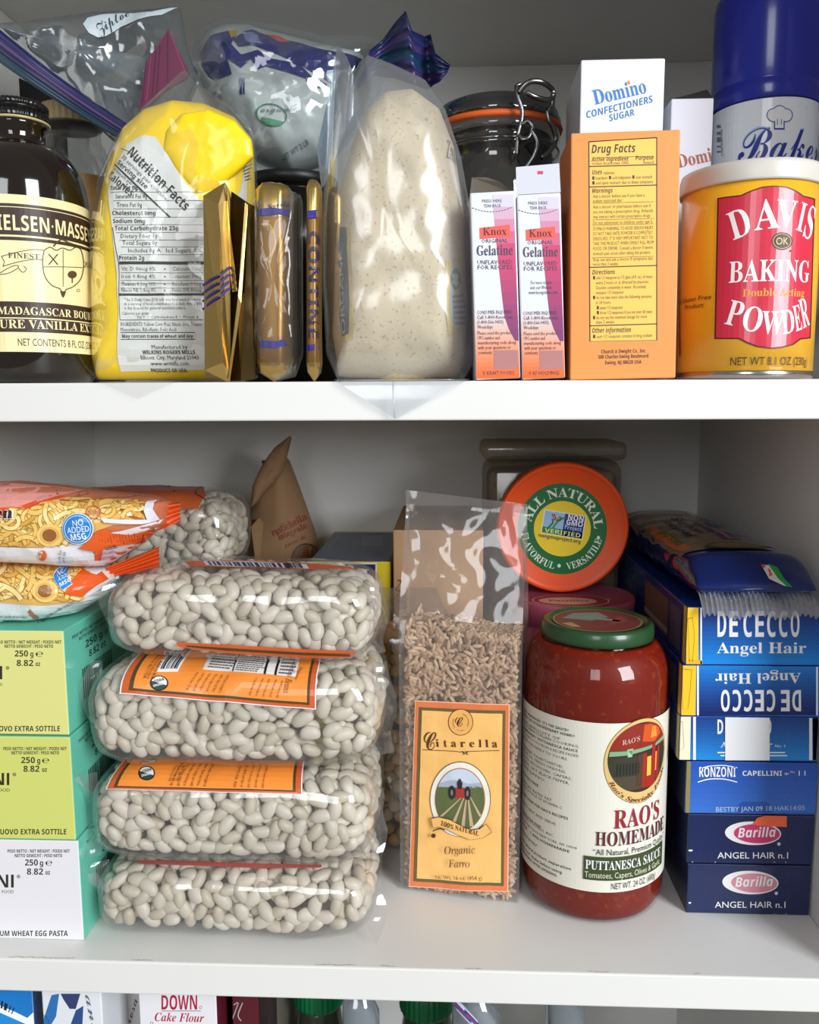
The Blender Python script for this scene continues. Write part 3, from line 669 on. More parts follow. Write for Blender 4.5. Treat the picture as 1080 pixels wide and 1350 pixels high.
# ------------------------------------------------------------------ blue and white bag in a zip bag, and a made-up dark jar that props it and fills in its shadow
y = .172; cx = aty(385, 300, y).x
t = thing('storage_jar', 'dark glass storage jar hidden behind the gold foil packets', 'jar', (cx, y, MZ)); zt = aty(385, 238, y).z
b = MB(); b.add(lathe([(.030, MZ + .0005), (.034, MZ + .004), (.034, zt - .014), (.030, zt - .008)], cx, y), mat((14, 13, 12), rough=.12)); b.build('glass', t)
b = MB(); b.add(lathe([(.031, zt - .008), (.0315, zt - .001), (.0305, zt)], cx, y), mat((20, 19, 18), rough=.4)); b.build('lid', t)
def blue_bag():
    y = .172; t = thing('flour_bag', 'blue and white package inside a zip bag with dark blue and purple zip', 'food package', (aty(380, 150, y).x, y, aty(380, 240, y).z))
    out = [(262, 70), (275, 46), (300, 38), (330, 37), (350, 44), (400, 56), (440, 66), (480, 76), (492, 110), (470, 165), (430, 215), (388, 232), (340, 215), (295, 160), (266, 110)]
    v, f = body(out, y, .03, .026, rings=20, n=160, e=3, q=2, crin=.003, cf=45, seed=12)
    b = MB(); b.add((v, f), mat((196, 200, 196), rough=.3, coat=.4, bump=.25, bscale=70)); bv = b.bvh(); b.build('package', t)
    a = Art(Drape(bv, (0, y, .5), (1, 0, 0), (0, 0, 1), (0, -1, 0))); bl = mat((26, 34, 112), rough=.25, coat=.5)
    a.poly([(264, 72), (277, 48), (301, 41), (312, 46), (305, 58), (318, 72), (340, 66), (360, 78), (392, 82), (410, 100), (432, 112), (425, 118), (405, 112), (404, 104), (380, 96), (352, 88), (340, 92), (331, 78), (318, 90), (300, 78), (306, 98), (285, 108), (270, 100)], bl)
    a.poly([(308, 52), (333, 39), (350, 46), (400, 58), (440, 68), (478, 79), (470, 90), (430, 98), (440, 112), (415, 98), (385, 80), (360, 70), (335, 60), (315, 62)], bl)
    a.up(); a.poly([(302, 41), (314, 40), (312, 47), (305, 50)], K(200, 160, 50)); a.poly([(352, 46), (368, 48), (384, 56), (366, 55)], K(205, 80, 50)); a.ell(332, 50, 10, 7, K(120, 130, 180), rot=20)
    a.stroke([(318, 103), (318, 125)], 3, bl); a.stroke([(322, 103), (322, 125)], 2, bl)
    a.ell(358, 152, 21, 15, K(72, 130, 96), rot=12, hole=.9); a.ell(360, 158, 15, 9, K(92, 158, 116), rot=12, a0=180, a1=360); a.text('organic', 'sc', (344, 148), (392, 146), 8, K(120, 124, 126))
    a.text('NET WT 2 LB', 'r', (375, 216), (408, 190), 7, K(110, 114, 114)); a.build('print', t, 'dark blue printed top with green round seal')
    v, f = body([(252, 95), (262, 45), (300, 30), (350, 36), (440, 58), (494, 56), (520, 74), (488, 150), (428, 224), (386, 238), (330, 215), (285, 168)], y, .034, .03, rings=18, n=140, e=3, q=2, crin=.004, cf=30, seed=14)
    b = MB(); b.add((v, f), film(tint=(240, 244, 246), haze=.05, hazec=(150, 160, 165), base=.02, gloss=1.1, rough=.08, bump=.4, bscale=35, top=.3)); b.build('clear_bag', t, 'crinkled see-through zip bag')
    def zf(w0, w1):
        T = [(488, 66), (505, 52), (522, 28), (535, 14), (543, 40), (560, 48), (568, 45), (574, 70), (594, 86)]
        B = [(470, 120), (495, 100), (522, 104), (545, 112), (556, 116), (565, 118), (572, 112), (580, 108), (590, 96)]
        def fn(u, w):
            x = u * (len(T) - 1); i = min(int(x), len(T) - 2); k = x - i; p = Vector(T[i]).lerp(Vector(T[i + 1]), k); q = Vector(B[i]).lerp(Vector(B[i + 1]), k); m = p.lerp(q, w0 + (w1 - w0) * w)
            return aty(m.x, m.y, .128 + .008 * math.sin(u * 12) + .002 * math.sin((w0 + (w1 - w0) * w) * 25))
        return fn
    b = MB(); cols = [(30, 40, 88), (40, 50, 98), (74, 58, 112), (36, 46, 92), (30, 66, 92), (44, 54, 100), (70, 50, 96), (34, 40, 84)]
    for i, cc in enumerate(cols): b.add(sheet(zf(i / 8, (i + 1) / 8), 48, 2), mat(cc, rough=.3, coat=.3))
    b.build('zip_strip', t, 'dark blue and purple crumpled zip')
blue_bag()

# ------------------------------------------------------------------ oat flour in a clear zip bag hanging over the edge
def oat_flour():
    y = .048; t = thing('flour_bag', 'clear zip bag of pale speckled flour, its corner hanging over the shelf edge', 'food package', (aty(520, 480, y).x, y, MZ))
    out = [(448, 496), (440, 440), (444, 330), (450, 250), (466, 195), (484, 150), (510, 126), (545, 122), (580, 148), (600, 200), (612, 290), (616, 400), (612, 480), (600, 500), (520, 503)]
    v, f = body(out, y, .032, .026, MZ, rings=24, n=180, e=4, q=2.2, crin=.0022, cf=40, seed=21)
    fl = speckle((230, 210, 174), (196, 160, 116), 520, .6, .72, rough=.6, bump=.1); b = MB(); b.add((v, f), fl); bv = b.bvh(); b.build('flour', t, 'pale beige flour with brown specks')
    a = Art(Drape(bv, (0, y, MZ), (1, 0, 0), (0, 0, 1), (0, -1, 0))); ye = K(226, 196, 112)
    a.poly([(449, 300), (462, 300), (466, 400), (466, 448), (451, 452), (446, 400)], ye); a.up(); a.poly([(448, 300), (457, 300), (461, 400), (460, 440), (451, 444), (446, 400)], K(92, 90, 92)); a.up(); a.text('ORGANIC', 'r', (456, 440), (452, 320), 5, K(200, 200, 200)); a.build('printed_label', t, 'dark strip of label with yellow edge'); a = Art(a.S); a.poly([(588, 345), (606, 340), (615, 345), (616, 440), (592, 444), (586, 400)], ye)
    a.up(); a.poly([(595, 354), (616, 350), (616, 432), (600, 432), (594, 415)], K(208, 212, 212))
    a.up(); a.ell(601, 368, 6.5, 14, K(64, 128, 92)); a.lines([(596, 388), (614, 386), (614, 430), (600, 430)], 6, K(120, 124, 126), 3); a.up()
    a.text('USDA', 'b', (596.5, 366), (605.5, 366), 5, WHITE); a.text('ORGANIC', 'r', (596.5, 375), (605.5, 375), 4, WHITE)
    a.build('printed_label', t, 'yellow edged label with green round seal'); a = Art(a.S); a.text('Zahl', 'sb', (589, 208), (604, 226), 16, K(120, 100, 92)); a.build('print', t, 'brown lettering')
    v, f = body([(446, 501), (432, 470), (427, 380), (426, 300), (432, 210), (440, 130), (452, 100), (470, 110), (486, 80), (520, 92), (562, 112), (588, 150), (608, 210), (624, 300), (627, 400), (624, 480), (612, 501)], y, .037, .03, MZ, rings=22, n=200, e=4, q=2.2, crin=.0022, cf=24, seed=23)
    b = MB(); b.add((v, f), MILKY)
    def wing(u, w):      # the tall free flap at the left of the mouth
        T = [(418, 196), (436, 110), (445, 58), (458, 76), (466, 98)]; B = [(424, 250), (432, 235), (440, 215), (452, 180), (466, 150)]
        x = u * 4; i = min(int(x), 3); p = Vector(T[i]).lerp(Vector(T[i + 1]), x - i); q = Vector(B[i]).lerp(Vector(B[i + 1]), x - i); m = p.lerp(q, w)
        return aty(m.x, m.y, .026 + .006 * math.sin(u * 5) + .003 * w)
    b.add(sheet(wing, 24, 12), film(tint=(196, 208, 218), haze=.5, hazec=(138, 158, 178), base=.05, gloss=1.2, rough=.18, bump=.2, bscale=30))
    l, r = aty(440, 499, -.003).x, aty(619, 499, -.003).x; zt = aty(520, 554, -.003).z
    def tip(u, w):
        if w <= .4: k = w / .4; return Vector((l + (r - l) * u, .014 - .017 * k, MZ + .0008))
        k = (w - .4) / .6; c = l + (r - l) * .46; return Vector((c + (l + (r - l) * u - c) * (1 - k * .985), -.003 - .0015 * math.sin(k * 3), MZ + .0008 + (zt - MZ) * k))
    b.add(sheet(tip, 24, 16), MILKY); b.build('clear_bag', t, 'milky crinkled zip bag with drooping corner')
    b = MB(); b.add(tube([aty(518, 502, -.0045), aty(519, 530, -.0055), aty(520, 552, -.005)], .00035, 6), MILKY); b.build('seam', t)
oat_flour()

# ------------------------------------------------------------------ clamp jar
def clamp_jar():
    y = .146; cx = aty(655, 150, y).x; R = .0395; t = thing('clip_top_jar', 'glass clip-top jar with orange rubber ring and wire clasp, full of something dark', 'jar', (cx, y, MZ))
    z = lambda p: aty(655, p, y - R).z
    zr0, zr1 = z(152), z(144)
    b = MB(); b.add(lathe([(R * .9, MZ + .001), (R * 1.04, MZ + .006), (R * 1.04, z(235)), (R * .95, z(205)), (R * .93, z(190)), (R * .99, z(186)), (R * .99, z(180)), (R * .94, z(177)), (R * .94, z(166)), (R, z(163)), (R, zr0 - .0002)], cx, y), GLASS); b.build('glass', t)
    b = MB(); b.add(lathe([(R * .88, MZ + .003), (R * 1.0, MZ + .008), (R * 1.0, z(236)), (R * .9, z(206)), (R * .87, z(178)), (R * .85, z(160)), (.001, z(160))], cx, y), speckle((24, 19, 16), (52, 36, 26), 160, rough=.5)); b.build('contents', t, 'dark dried contents')
    b = MB(); b.add(lathe([(R * .8, zr0), (R * 1.025, zr0), (R * 1.04, (zr0 + zr1) / 2), (R * 1.025, zr1), (R * .8, zr1)], cx, y), mat((214, 92, 34), rough=.5)); b.build('rubber_ring', t)
    lid = film(tint=(150, 158, 158), haze=.12, hazec=(90, 95, 95), base=.05, gloss=1.5, rough=.03, bump=0)
    b = MB(); b.add(lathe([(R * .8, zr1 + .0001), (R * 1.0, zr1 + .0002), (R * 1.01, z(136)), (R * .97, z(132)), (R * .97, z(126)), (R * .93, z(122)), (R * .92, z(118)), (R * .8, z(113)), (R * .3, z(116)), (.0005, z(116))], cx, y), lid)
    b.add(lathe([(R * .9, z(139)), (R * .88, z(124)), (R * .8, z(118)), (.0005, z(119))], cx, y), mat((60, 64, 62), rough=.3)); b.build('lid', t, 'thick glass lid')
    wire = mat((128, 128, 130), rough=.25, metal=1); yw = y - R
    W = lambda pts, r: tube(smooth_path([aty(p, q, yy) for p, q, yy in pts], 6), r * 1.3, 10)
    b = MB(); b.add(W([(681, 205, .102), (683, 178, .1), (689, 150, .1), (683, 128, .1), (681, 115, .101), (686, 111, .102)], .0010), wire)
    b.add(W([(684, 122, .099), (692, 112, .098), (702, 107, .098), (716, 109, .1), (728, 118, .106), (729, 128, .106), (722, 132, .104), (706, 128, .1), (694, 122, .099)], .0012), wire)
    b.add(W([(729, 124, .106), (728, 138, .106), (722, 146, .105), (724, 158, .105), (730, 170, .107), (733, 186, .109), (724, 200, .106), (714, 208, .104)], .0011), wire)
    b.add(W([(684, 178, .099), (690, 184, .098), (698, 180, .098), (702, 168, .099), (696, 160, .099), (688, 164, .099)], .0010), wire)
    b.add(W([(700, 172, .0985), (708, 186, .099), (706, 200, .1), (698, 214, .1), (692, 222, .1)], .0010), wire); b.build('wire_clasp', t)
    b = MB(); b.add(tube([Vector((cx + (R * .96 + .0008) * math.sin(k / 48 * 2 * math.pi), y - (R * .96 + .0008) * math.cos(k / 48 * 2 * math.pi), z(183) + .0016)) for k in range(49)], .0008, 8), wire); b.build('wire_band', t)
clamp_jar()

# ------------------------------------------------------------------ the cartons on the upper shelf
KW = mat((222, 224, 232), rough=.3, coat=.25)
def knox(label, BL, BR, TL, group, flapq):
    y = .006; p0, p1, p2 = aty(*BL, y), aty(*BR, y), aty(*TL, y); w = (p1 - p0).length - .0005; h = (p2 - p0).length
    lean = math.atan2(p2.x - p0.x, p2.z - p0.z); d = .05
    zc = MZ + abs(math.sin(lean)) * w / 2 + .0004
    c = Carton('gelatine_box', label, 'box', ((p0.x + p1.x) / 2, y, zc), w, d, h, lean=lean, front=KW, side=mat((205, 200, 214), rough=.35), top=mat((150, 146, 140), rough=.6), group=group)
    x0, y0 = BL; dx, dy = (TL[0] - BL[0]), (TL[1] - BL[1]); bw = BR[0] - BL[0]
    q = lambda u, v: (x0 + dx * v + bw * u * (1 - .02 * v), y0 + dy * v + (BR[1] - BL[1]) * u)     # u across, v up the face
    a = Art(c.front); a.grad([q(.01, .36), q(.99, .36), q(.99, .01), q(.01, .01)], (222, 218, 222), (240, 104, 44), 16, rough=.3, coat=.25); a.up()
    mag = [q(.56, .90), q(1, 1), q(1, .22), q(.92, .22), q(.78, .28), q(.70, .40), q(.62, .55)]
    for i in range(12):
        v0, v1 = .99 - .065 * i, .99 - .065 * (i + 1); cc = tuple(int(u + (w_ - u) * min(1, i / 4)) for u, w_ in zip((214, 206, 226), (206, 76, 116))) if i < 5 else tuple(int(u + (w_ - u) * (i - 5) / 7) for u, w_ in zip((206, 76, 116), (120, 66, 118)))
        L = lambda v: .52 + .30 * (1 - v) ** 1.4 if v > .3 else .72 + (.3 - v) * 2
        a.poly([q(L(v0), v0), q(.985, v0), q(.985, v1), q(min(L(v1), .97), v1)], mat(cc, rough=.3, coat=.25))
    a.up(); a.poly([q(.20, .815), q(.88, .83), q(.88, .765), q(.20, .755)], K(236, 96, 84)); a.poly([q(.42, .16), q(.95, .16), q(.95, .06), q(.42, .06)], K(178, 122, 120)); a.up(); ink = K(78, 66, 92); red = K(150, 60, 60)
    X = lambda s, st, u0, u1, v, h_, m=ink, r=2: a.text(s, st, q(u0, v), q(u1, v), h_, m, res=r)
    X('PRESS HERE', 'r', .28, .72, .95, 4, GREY, 1); X('TEAR BACK', 'r', .31, .70, .924, 4, GREY, 1)
    for k in range(14):
        u0 = .05 + .065 * k; v0 = .90 + .028 * (2 * (u0 - .5)) ** 2 - .0; a.stroke([q(u0, v0), q(u0 + .04, .90 + .028 * (2 * (u0 + .04 - .5)) ** 2)], .9, GREY)
    X('Knox', 'sb', .27, .80, .775, 10, K(96, 44, 56)); X('ORIGINAL', 'r', .23, .82, .735, 5, ink, 1); X('Gelatine', 'sb', .12, .92, .668, 13, ink)
    X('UNFLAVORED', 'r', .13, .90, .62, 5.5, ink, 1); X('FOR RECIPES', 'r', .13, .90, .593, 5.5, ink, 1)
    if 'right' in label or 'tall' in label: [X(s, 'r', u0, u1, v, 4.5, ink, 1) for s, u0, u1, v in (('For more recipes', .28, .76, .52), ('visit our Website', .26, .76, .493), ('www.knoxgelatine.com', .22, .88, .467))]
    for i, s in enumerate(('CONSUMER INQUIRIES:', 'Call 1-800-Knox Gel', '(1-800-566-9435)', 'Weekdays')): X(s, 'r', .08, (.86, .86, .66, .42)[i], .355 - .026 * i, 4.6, ink, 1)
    for i, s in enumerate(('Please send the product', 'UPC number and', 'manufacturing code along', 'with your questions or', 'comments.')): X(s, 'r', .08, (.84, .56, .92, .80, .40)[i], .245 - .026 * i, 4.6, K(110, 50, 40), 1)
    X('© KRAFT FOODS' if flapq is None else '© KF HOLDINGS', 'r', .16, .86, .03, 5, ink, 1); a.build('print', c.t)
    b = MB()
    if flapq is None:     # opened top: a grey torn flap stands up at the back
        P = [c.P(-w / 2, d * .35, h), c.P(w / 2 * .95, d * .12, h + .0003), c.P(w * .2, d * .16, h + .006), c.P(-w * .1, d * .25, h + .0098), c.P(-w * .42, d * .34, h + .0112)]
        b.add(slab(P, (0.0002, .0007, 0)), mat((120, 112, 102), rough=.7), False); b.build('torn_flap', c.t, 'grey inside of a torn top flap')
    else:
        b.add(slab([c.P(-w / 2, 0, h), c.P(w / 2, 0, h), c.P(w / 2 * .98, .0015, h + .0135), c.P(-w / 2 * .98, .0015, h + .0130)], (0, .0006, 0)), mat((206, 206, 216), rough=.4), False)
        s2 = Plane(c.P(-w / 2, -.0001, h), c.P(1, 0, h) - c.P(0, 0, h), c.P(0, .0015, h + .0135) - c.P(0, 0, h)); a = Art(s2); a.rect(709, 225.5, 716, 229.5, K(214, 60, 96)); a.into(b); b.build('top_flap', c.t, 'raised white flap with a pink mark')
knox('narrow white and orange gelatine box with torn grey top flap', (627, 502), (687, 501), (619, 255), 'gelatine boxes', None)
knox('narrow white and orange gelatine box with tall white flap raised', (688, 502), (746, 501), (680.5, 258), 'gelatine boxes', 1)

def soda():
    y = .006; p0, p1, p2 = aty(751.5, 502, y), aty(891, 500, y), aty(749, 176, y); w = (p1 - p0).length; OR = mat((240, 150, 78), rough=.4, coat=.15, var=.03, vscale=25)
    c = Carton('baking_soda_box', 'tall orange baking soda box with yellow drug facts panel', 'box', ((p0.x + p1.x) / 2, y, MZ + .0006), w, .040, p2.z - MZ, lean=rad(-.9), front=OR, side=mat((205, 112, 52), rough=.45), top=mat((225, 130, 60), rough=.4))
    a = Art(c.front); T = [(776.5, 187), (866, 181.5), (866, 448.5), (778, 450)]; a.poly(T, K(248, 196, 92)); a.up(); ink = K(72, 58, 52)
    a.frame(T, 1.5, ink)
    for y0 in (219, 246, 352, 429): a.stroke([(777, y0 + .6), (866, y0 - 2)], 1.4, ink)
    for y0 in (208, 268, 290, 297, 340): a.stroke([(781, y0), (862, y0 - 2)], .6, ink)
    X = lambda s, st, x0, x1, yb, h: a.text(s, st, (x0, yb), (x1, yb - (x1 - x0) * .025), h, ink, res=2)
    X('Drug Facts', 'bi', 780, 838, 202, 11); X('Active ingredient', 'bi', 780, 829, 213, 5.5); X('Purpose', 'bi', 838, 862, 211, 5.5); X('Sodium bicarbonate 100%', 'r', 781, 829, 217.5, 3.6); X('Antacid', 'r', 848, 862, 216, 3.6)
    X('Uses', 'bi', 781, 794, 230, 6); X('relieves', 'r', 796, 810, 230, 4); X('■ heartburn ■ acid indigestion ■ sour stomach', 'r', 781, 860, 237, 4.2); X('■ and upset stomach due to these symptoms', 'r', 781, 861, 243.5, 4.2)
    X('Warnings', 'bi', 781, 808, 254.5, 6); rows = [('Ask a doctor before use if you have a', 850, 261), ('sodium restricted diet', 820, 267), ('Ask a doctor or pharmacist before use if', 858, 275), ('you are taking a prescription drug. Antacids', 861, 281.5), ('may interact with certain prescription drugs.', 858, 288), ('Do not administer to children under age 5.', 861, 296), ('STOMACH WARNING: TO AVOID SERIOUS INJURY,', 862, 304), ('DO NOT TAKE UNTIL POWDER IS COMPLETELY', 861, 310.5), ('DISSOLVED. IT IS VERY IMPORTANT NOT TO', 861, 317), ('TAKE THIS PRODUCT WHEN OVERLY FULL FROM', 862, 323.5), ('FOOD OR DRINK. Consult a doctor if severe', 861, 330), ('stomach pain occurs after taking this product.', 858, 336.5), ('Stop use and ask a doctor if symptoms last', 861, 344.5), ('more than 2 weeks', 815, 350.5)]
    for s, x1, yb in rows: X(s, 'r', 782, x1, yb, 4.3)
    X('Directions', 'bi', 781, 811, 362, 6); rows = [('■ add 1/2 teaspoon to 1/2 glass (4 fl. oz.) of water', 782, 861, 368.5), ('every 2 hours or as directed by physician.', 786, 856, 375), ('Dissolve completely in water. Accurately', 786, 852, 381.5), ('measure 1/2 teaspoon', 786, 822, 388), ('■ do not take more than the following amounts', 782, 859, 394.5), ('in 24 hours', 786, 805, 401), ('■ seven 1/2 teaspoons', 787, 821, 408), ('■ three 1/2 teaspoons if you are over 60 years', 787, 860, 414.5), ('■ do not use the maximum dosage for more', 782, 853, 421), ('than 2 weeks', 786, 810, 427)]
    for s, x0, x1, yb in rows: X(s, 'r', x0, x1, yb, 4.3)
    X('Other information', 'bi', 781, 832, 439, 6.5); X('■ each 1/2 teaspoon contains 616mg sodium', 'r', 782, 860, 446, 4.3)
    X('Church & Dwight Co., Inc.', 'b', 793, 852, 466, 4.8); X('500 Charles Ewing Boulevard', 'b', 789, 855, 473, 4.8); X('Ewing, NJ 08628 USA', 'b', 798, 846, 480.5, 4.8); a.build('print', c.t, 'yellow drug facts panel')
soda()

def sugar_boxes():
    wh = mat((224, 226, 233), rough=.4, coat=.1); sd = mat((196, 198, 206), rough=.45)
    y = .066; p0, p1 = aty(765, 80, y), aty(876, 79, y)
    c = Carton('sugar_box', 'white sugar box with blue lettering behind the orange box', 'box', ((p0.x + p1.x) / 2 + .0005, y, MZ + .0004), (p1 - p0).length, .055, p0.z - MZ, front=wh, side=sd, top=mat((120, 112, 104), rough=.6), group='confectioners sugar boxes')
    a = Art(c.front); bl = K(62, 122, 196); lb = K(120, 170, 224)
    a.text('Domino', 'sb', (784, 138.5), (853.5, 122.5), 20, lb); a.up(); a.text('Domino', 'sb', (785, 138), (853, 122), 18.5, bl); a.text('CONFECTIONERS', 'bi', (774, 156), (862, 134.5), 9, bl); a.text('SUGAR', 'bi', (804, 160), (837, 152), 8.5, bl)
    a.poly([(829 + (3.6 if k % 2 == 0 else 1.5) * math.sin(k * math.pi / 5), 109 - (3.6 if k % 2 == 0 else 1.5) * math.cos(k * math.pi / 5)) for k in range(10)], K(226, 124, 80)); a.build('print', c.t, 'blue slanting letters and an orange star')
    b = MB(); w, h, d = c.w, c.h, c.d
    b.add(slab([c.P(-w / 2 + .001, .002, h + .0002), c.P(w / 2 - .001, .002, h + .0002), c.P(w / 2 - .006, d * .6, h + .003), c.P(-w / 2 + .004, d * .6, h + .004)], (0, .0002, .0006)), mat((105, 98, 92), rough=.7), False); b.build('lid_flap', c.t)
    y = .088; p0, p1 = aty(884, 131, y), aty(943, 130, y)
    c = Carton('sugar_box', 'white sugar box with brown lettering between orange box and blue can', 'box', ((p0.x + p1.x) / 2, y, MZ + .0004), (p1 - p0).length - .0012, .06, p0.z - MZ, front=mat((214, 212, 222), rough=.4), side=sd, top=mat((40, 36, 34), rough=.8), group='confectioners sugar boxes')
    a = Art(c.front); a.text('Domi', 'sb', (894, 222), (940, 212), 18, K(200, 140, 124)); a.up(); a.text('Domi', 'sb', (895, 221.5), (940, 211.5), 16.5, K(158, 84, 68)); a.build('print', c.t, 'brown lettering')
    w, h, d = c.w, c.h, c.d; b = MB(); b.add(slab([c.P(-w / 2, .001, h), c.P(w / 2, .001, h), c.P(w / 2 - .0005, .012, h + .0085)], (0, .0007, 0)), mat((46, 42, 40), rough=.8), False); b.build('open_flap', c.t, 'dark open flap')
sugar_boxes()

def spray_can():
    y = .108; R = .0292; cx = .1828; t = thing('spray_can', 'tall baking spray can with deep blue cap and white label', 'can', (cx, y, MZ))
    zl = aty(1012, 127, y - R).z
    b = MB(); b.add(lathe([(R * .9, MZ + .0005), (R, MZ + .003), (R, zl - .002), (R * .98, zl)], cx, y, 96), mat((200, 204, 210), rough=.25, coat=.4)); b.build('can_body', t)
    b = MB(); bl = mat((26, 38, 150), rough=.22, coat=.3); b.add(lathe([(R * 1.0, zl + .0004), (R * 1.012, zl + .001), (R * 1.012, zl + .0102), (R * 1.006, zl + .0106), (R * 1.006, zl + .0112), (R * 1.012, zl + .0116), (R * 1.008, zl + .056), (R * .985, zl + .0605), (R * .9, zl + .0625), (.001, zl + .0625)], cx, y, 96), bl); b.build('cap', t)
    S = Cyl(cx, y, R + .0002); a = Art(S); u = R * 1.75; v0 = MZ + .004
    a.polyuv([(-u, v0), (u, v0), (u, zl - .0005), (-u, zl - .0005)], mat((222, 228, 236), rough=.28, coat=.35)); a.up()
    nv = K(38, 48, 146); lt = K(150, 186, 226); wh = K(226, 230, 236)
    ub, du = S.uv(974, 200)[0], (S.uv(1072, 200)[0] - S.uv(974, 200)[0]) * 1.42
    for hh, pb, cc, e0 in ((46, 211, lt, -.0006), (42, 209, nv, 0)): a.uvtext("Baker's", 'sc', (ub + e0, S.uv(1028, pb)[1]), (ub + du - e0, S.uv(1028, pb)[1]), (0, S.uv(1028, pb - hh)[1] - S.uv(1028, pb)[1]), cc); a.up()
    for x, yy, r in ((1020, 152, 8), (1028, 148, 8), (1036, 152, 8)): a.ell(x, yy, r + 1.2, r + 1.2, nv)
    a.rect(1020.5, 155, 1034.5, 171, nv); a.up()
    for x, yy, r in ((1020, 152, 8), (1028, 148, 8), (1036, 152, 8)): a.ell(x, yy, r, r, wh)
    a.rect(1022, 154, 1033, 169, wh); a.up(); a.stroke([(1025, 157), (1025, 165)], .8, nv); a.stroke([(1030, 157), (1030, 165)], .8, nv)
    a.bars([(946, 165), (946, 205), (951, 205), (951, 165)], K(120, 120, 124), 3, 10); a.text('contents', 'r', (954, 205), (953, 170), 3.5, K(110, 110, 116))
    zz = lambda p: S.uv(1040, p)[1]
    for p0, p1, m in ((258, 282, K(150, 52, 48)), (285, 312, K(128, 44, 48)), (405, 436, K(70, 58, 56)), (440, 452, K(64, 128, 190))): a.polyuv([(R * .4, zz(p1)), (R * 1.5, zz(p1)), (R * 1.5, zz(p0)), (R * .4, zz(p0))], m)
    a.up(); a.polyuv([(R * .5, zz(275)), (R * 1.3, zz(275)), (R * 1.3, zz(262)), (R * .5, zz(262))], K(220, 176, 96)); a.build('label', t, 'white label with blue script lettering and chef hat')
spray_can()

def powder_can():
    R = .0330; y = .0375; cx = aty(985, 350, y).x + .0002; t = thing('baking_powder_can', 'yellow baking powder can with red label and clear plastic lid', 'can', (cx, y, MZ))
    z = lambda p: aty(985, p, y - R).z
    b = MB(); b.add(lathe([(R * .97, MZ + .0004), (R * 1.012, MZ + .0012), (R * 1.012, z(489)), (R, z(488))], cx, y, 96), mat((190, 188, 186), rough=.2, metal=1)); b.build('metal_rim', t)
    b = MB(); b.add(lathe([(R, z(488)), (R, z(228))], cx, y, 96), mat((245, 184, 44), rough=.3, coat=.4)); b.build('can_body', t)
    lid = mat((206, 202, 192), rough=.35, spec=.5); b = MB(); b.add(lathe([(R * 1.005, z(236)), (R * 1.035, z(236)), (R * 1.04, z(233)), (R * 1.04, z(214)), (R * 1.02, z(208)), (R * .9, z(207)), (R * .86, z(212)), (.001, z(212))], cx, y, 96), lid); b.build('lid', t, 'translucent whitish plastic lid')
    S = Cyl(cx, y, R + .0003); a = Art(S); dk = K(92, 26, 24); rd = mat((206, 42, 68), rough=.3, coat=.4); wt = mat((244, 240, 240), rough=.3, coat=.4)
    base = [(946, 261), (977, 257), (990, 251), (1005, 246), (1021, 244.5), (1038, 246), (1050, 251), (1060, 258), (1075, 262), (1069, 446), (1056, 447.5), (1046, 455), (1030, 459), (1016, 460), (998, 457.5), (986, 453), (974, 447), (942, 447)]
    a.poly(base, dk); a.up(); cxm, cym = 1010, 352; a.poly([(cxm + (p - cxm) * .968, cym + (q - cym) * .982) for p, q in base], rd); a.up()
    def L(ch, x0, y0, x1, y1, h): a.text(ch, 'sb', (x0, y0), (x1, y1), h, wt)
    for q in (('D', 967, 317, 993, 307, 36), ('A', 995, 304, 1028, 300, 38), ('V', 1022, 299, 1049, 301, 36), ('I', 1049, 303, 1057, 306, 36), ('S', 1058, 311, 1068, 317, 32)): L(*q)
    a.cyltext('BAKING', 'sb', 961, 1066, (1015, 370.5), 28, wt); a.cyltext('Double Acting', 'sb', 979, 1060, (1015, 390), 10, K(240, 160, 66))
    for q in (('P', 955, 427, 974, 431, 33), ('O', 977, 435, 1002, 438, 32), ('W', 1003, 440, 1032, 441, 30), ('D', 1032, 441, 1048, 438, 31), ('E', 1049.5, 437, 1058, 434, 32), ('R', 1059, 433, 1067.5, 428, 33)): L(*q)
    a.ell(1031, 318, 14, 11.8, K(60, 30, 22)); a.up(); a.ell(1031, 318, 12, 10, K(214, 180, 110), hole=.93); a.text('OK', 'r', (1023, 322.5), (1039, 322.5), 9, K(226, 196, 120)); a.ell(1042, 331, 1.5, 1.5, K(90, 26, 24))
    br = K(88, 50, 20); a.cyltext('A Gluten Free', 'r', 897, 938, (918, 396.6), 6, br, u0=S.uv(897, 396)[0]); a.cyltext('Product', 'r', 904, 928, (918, 406), 6, br)
    a.cyltext('NET WT 8.1 OZ (230g)', 'r', 963, 1063.5, (1015, 481), 10.5, K(60, 40, 24))
    a.stroke([(897, 256), (897, 470)], 1.4, dk); a.poly([(893.5, 258), (897, 256), (897, 277), (893.5, 280)], rd); a.build('label', t, 'red label panel with white lettering')
powder_can()
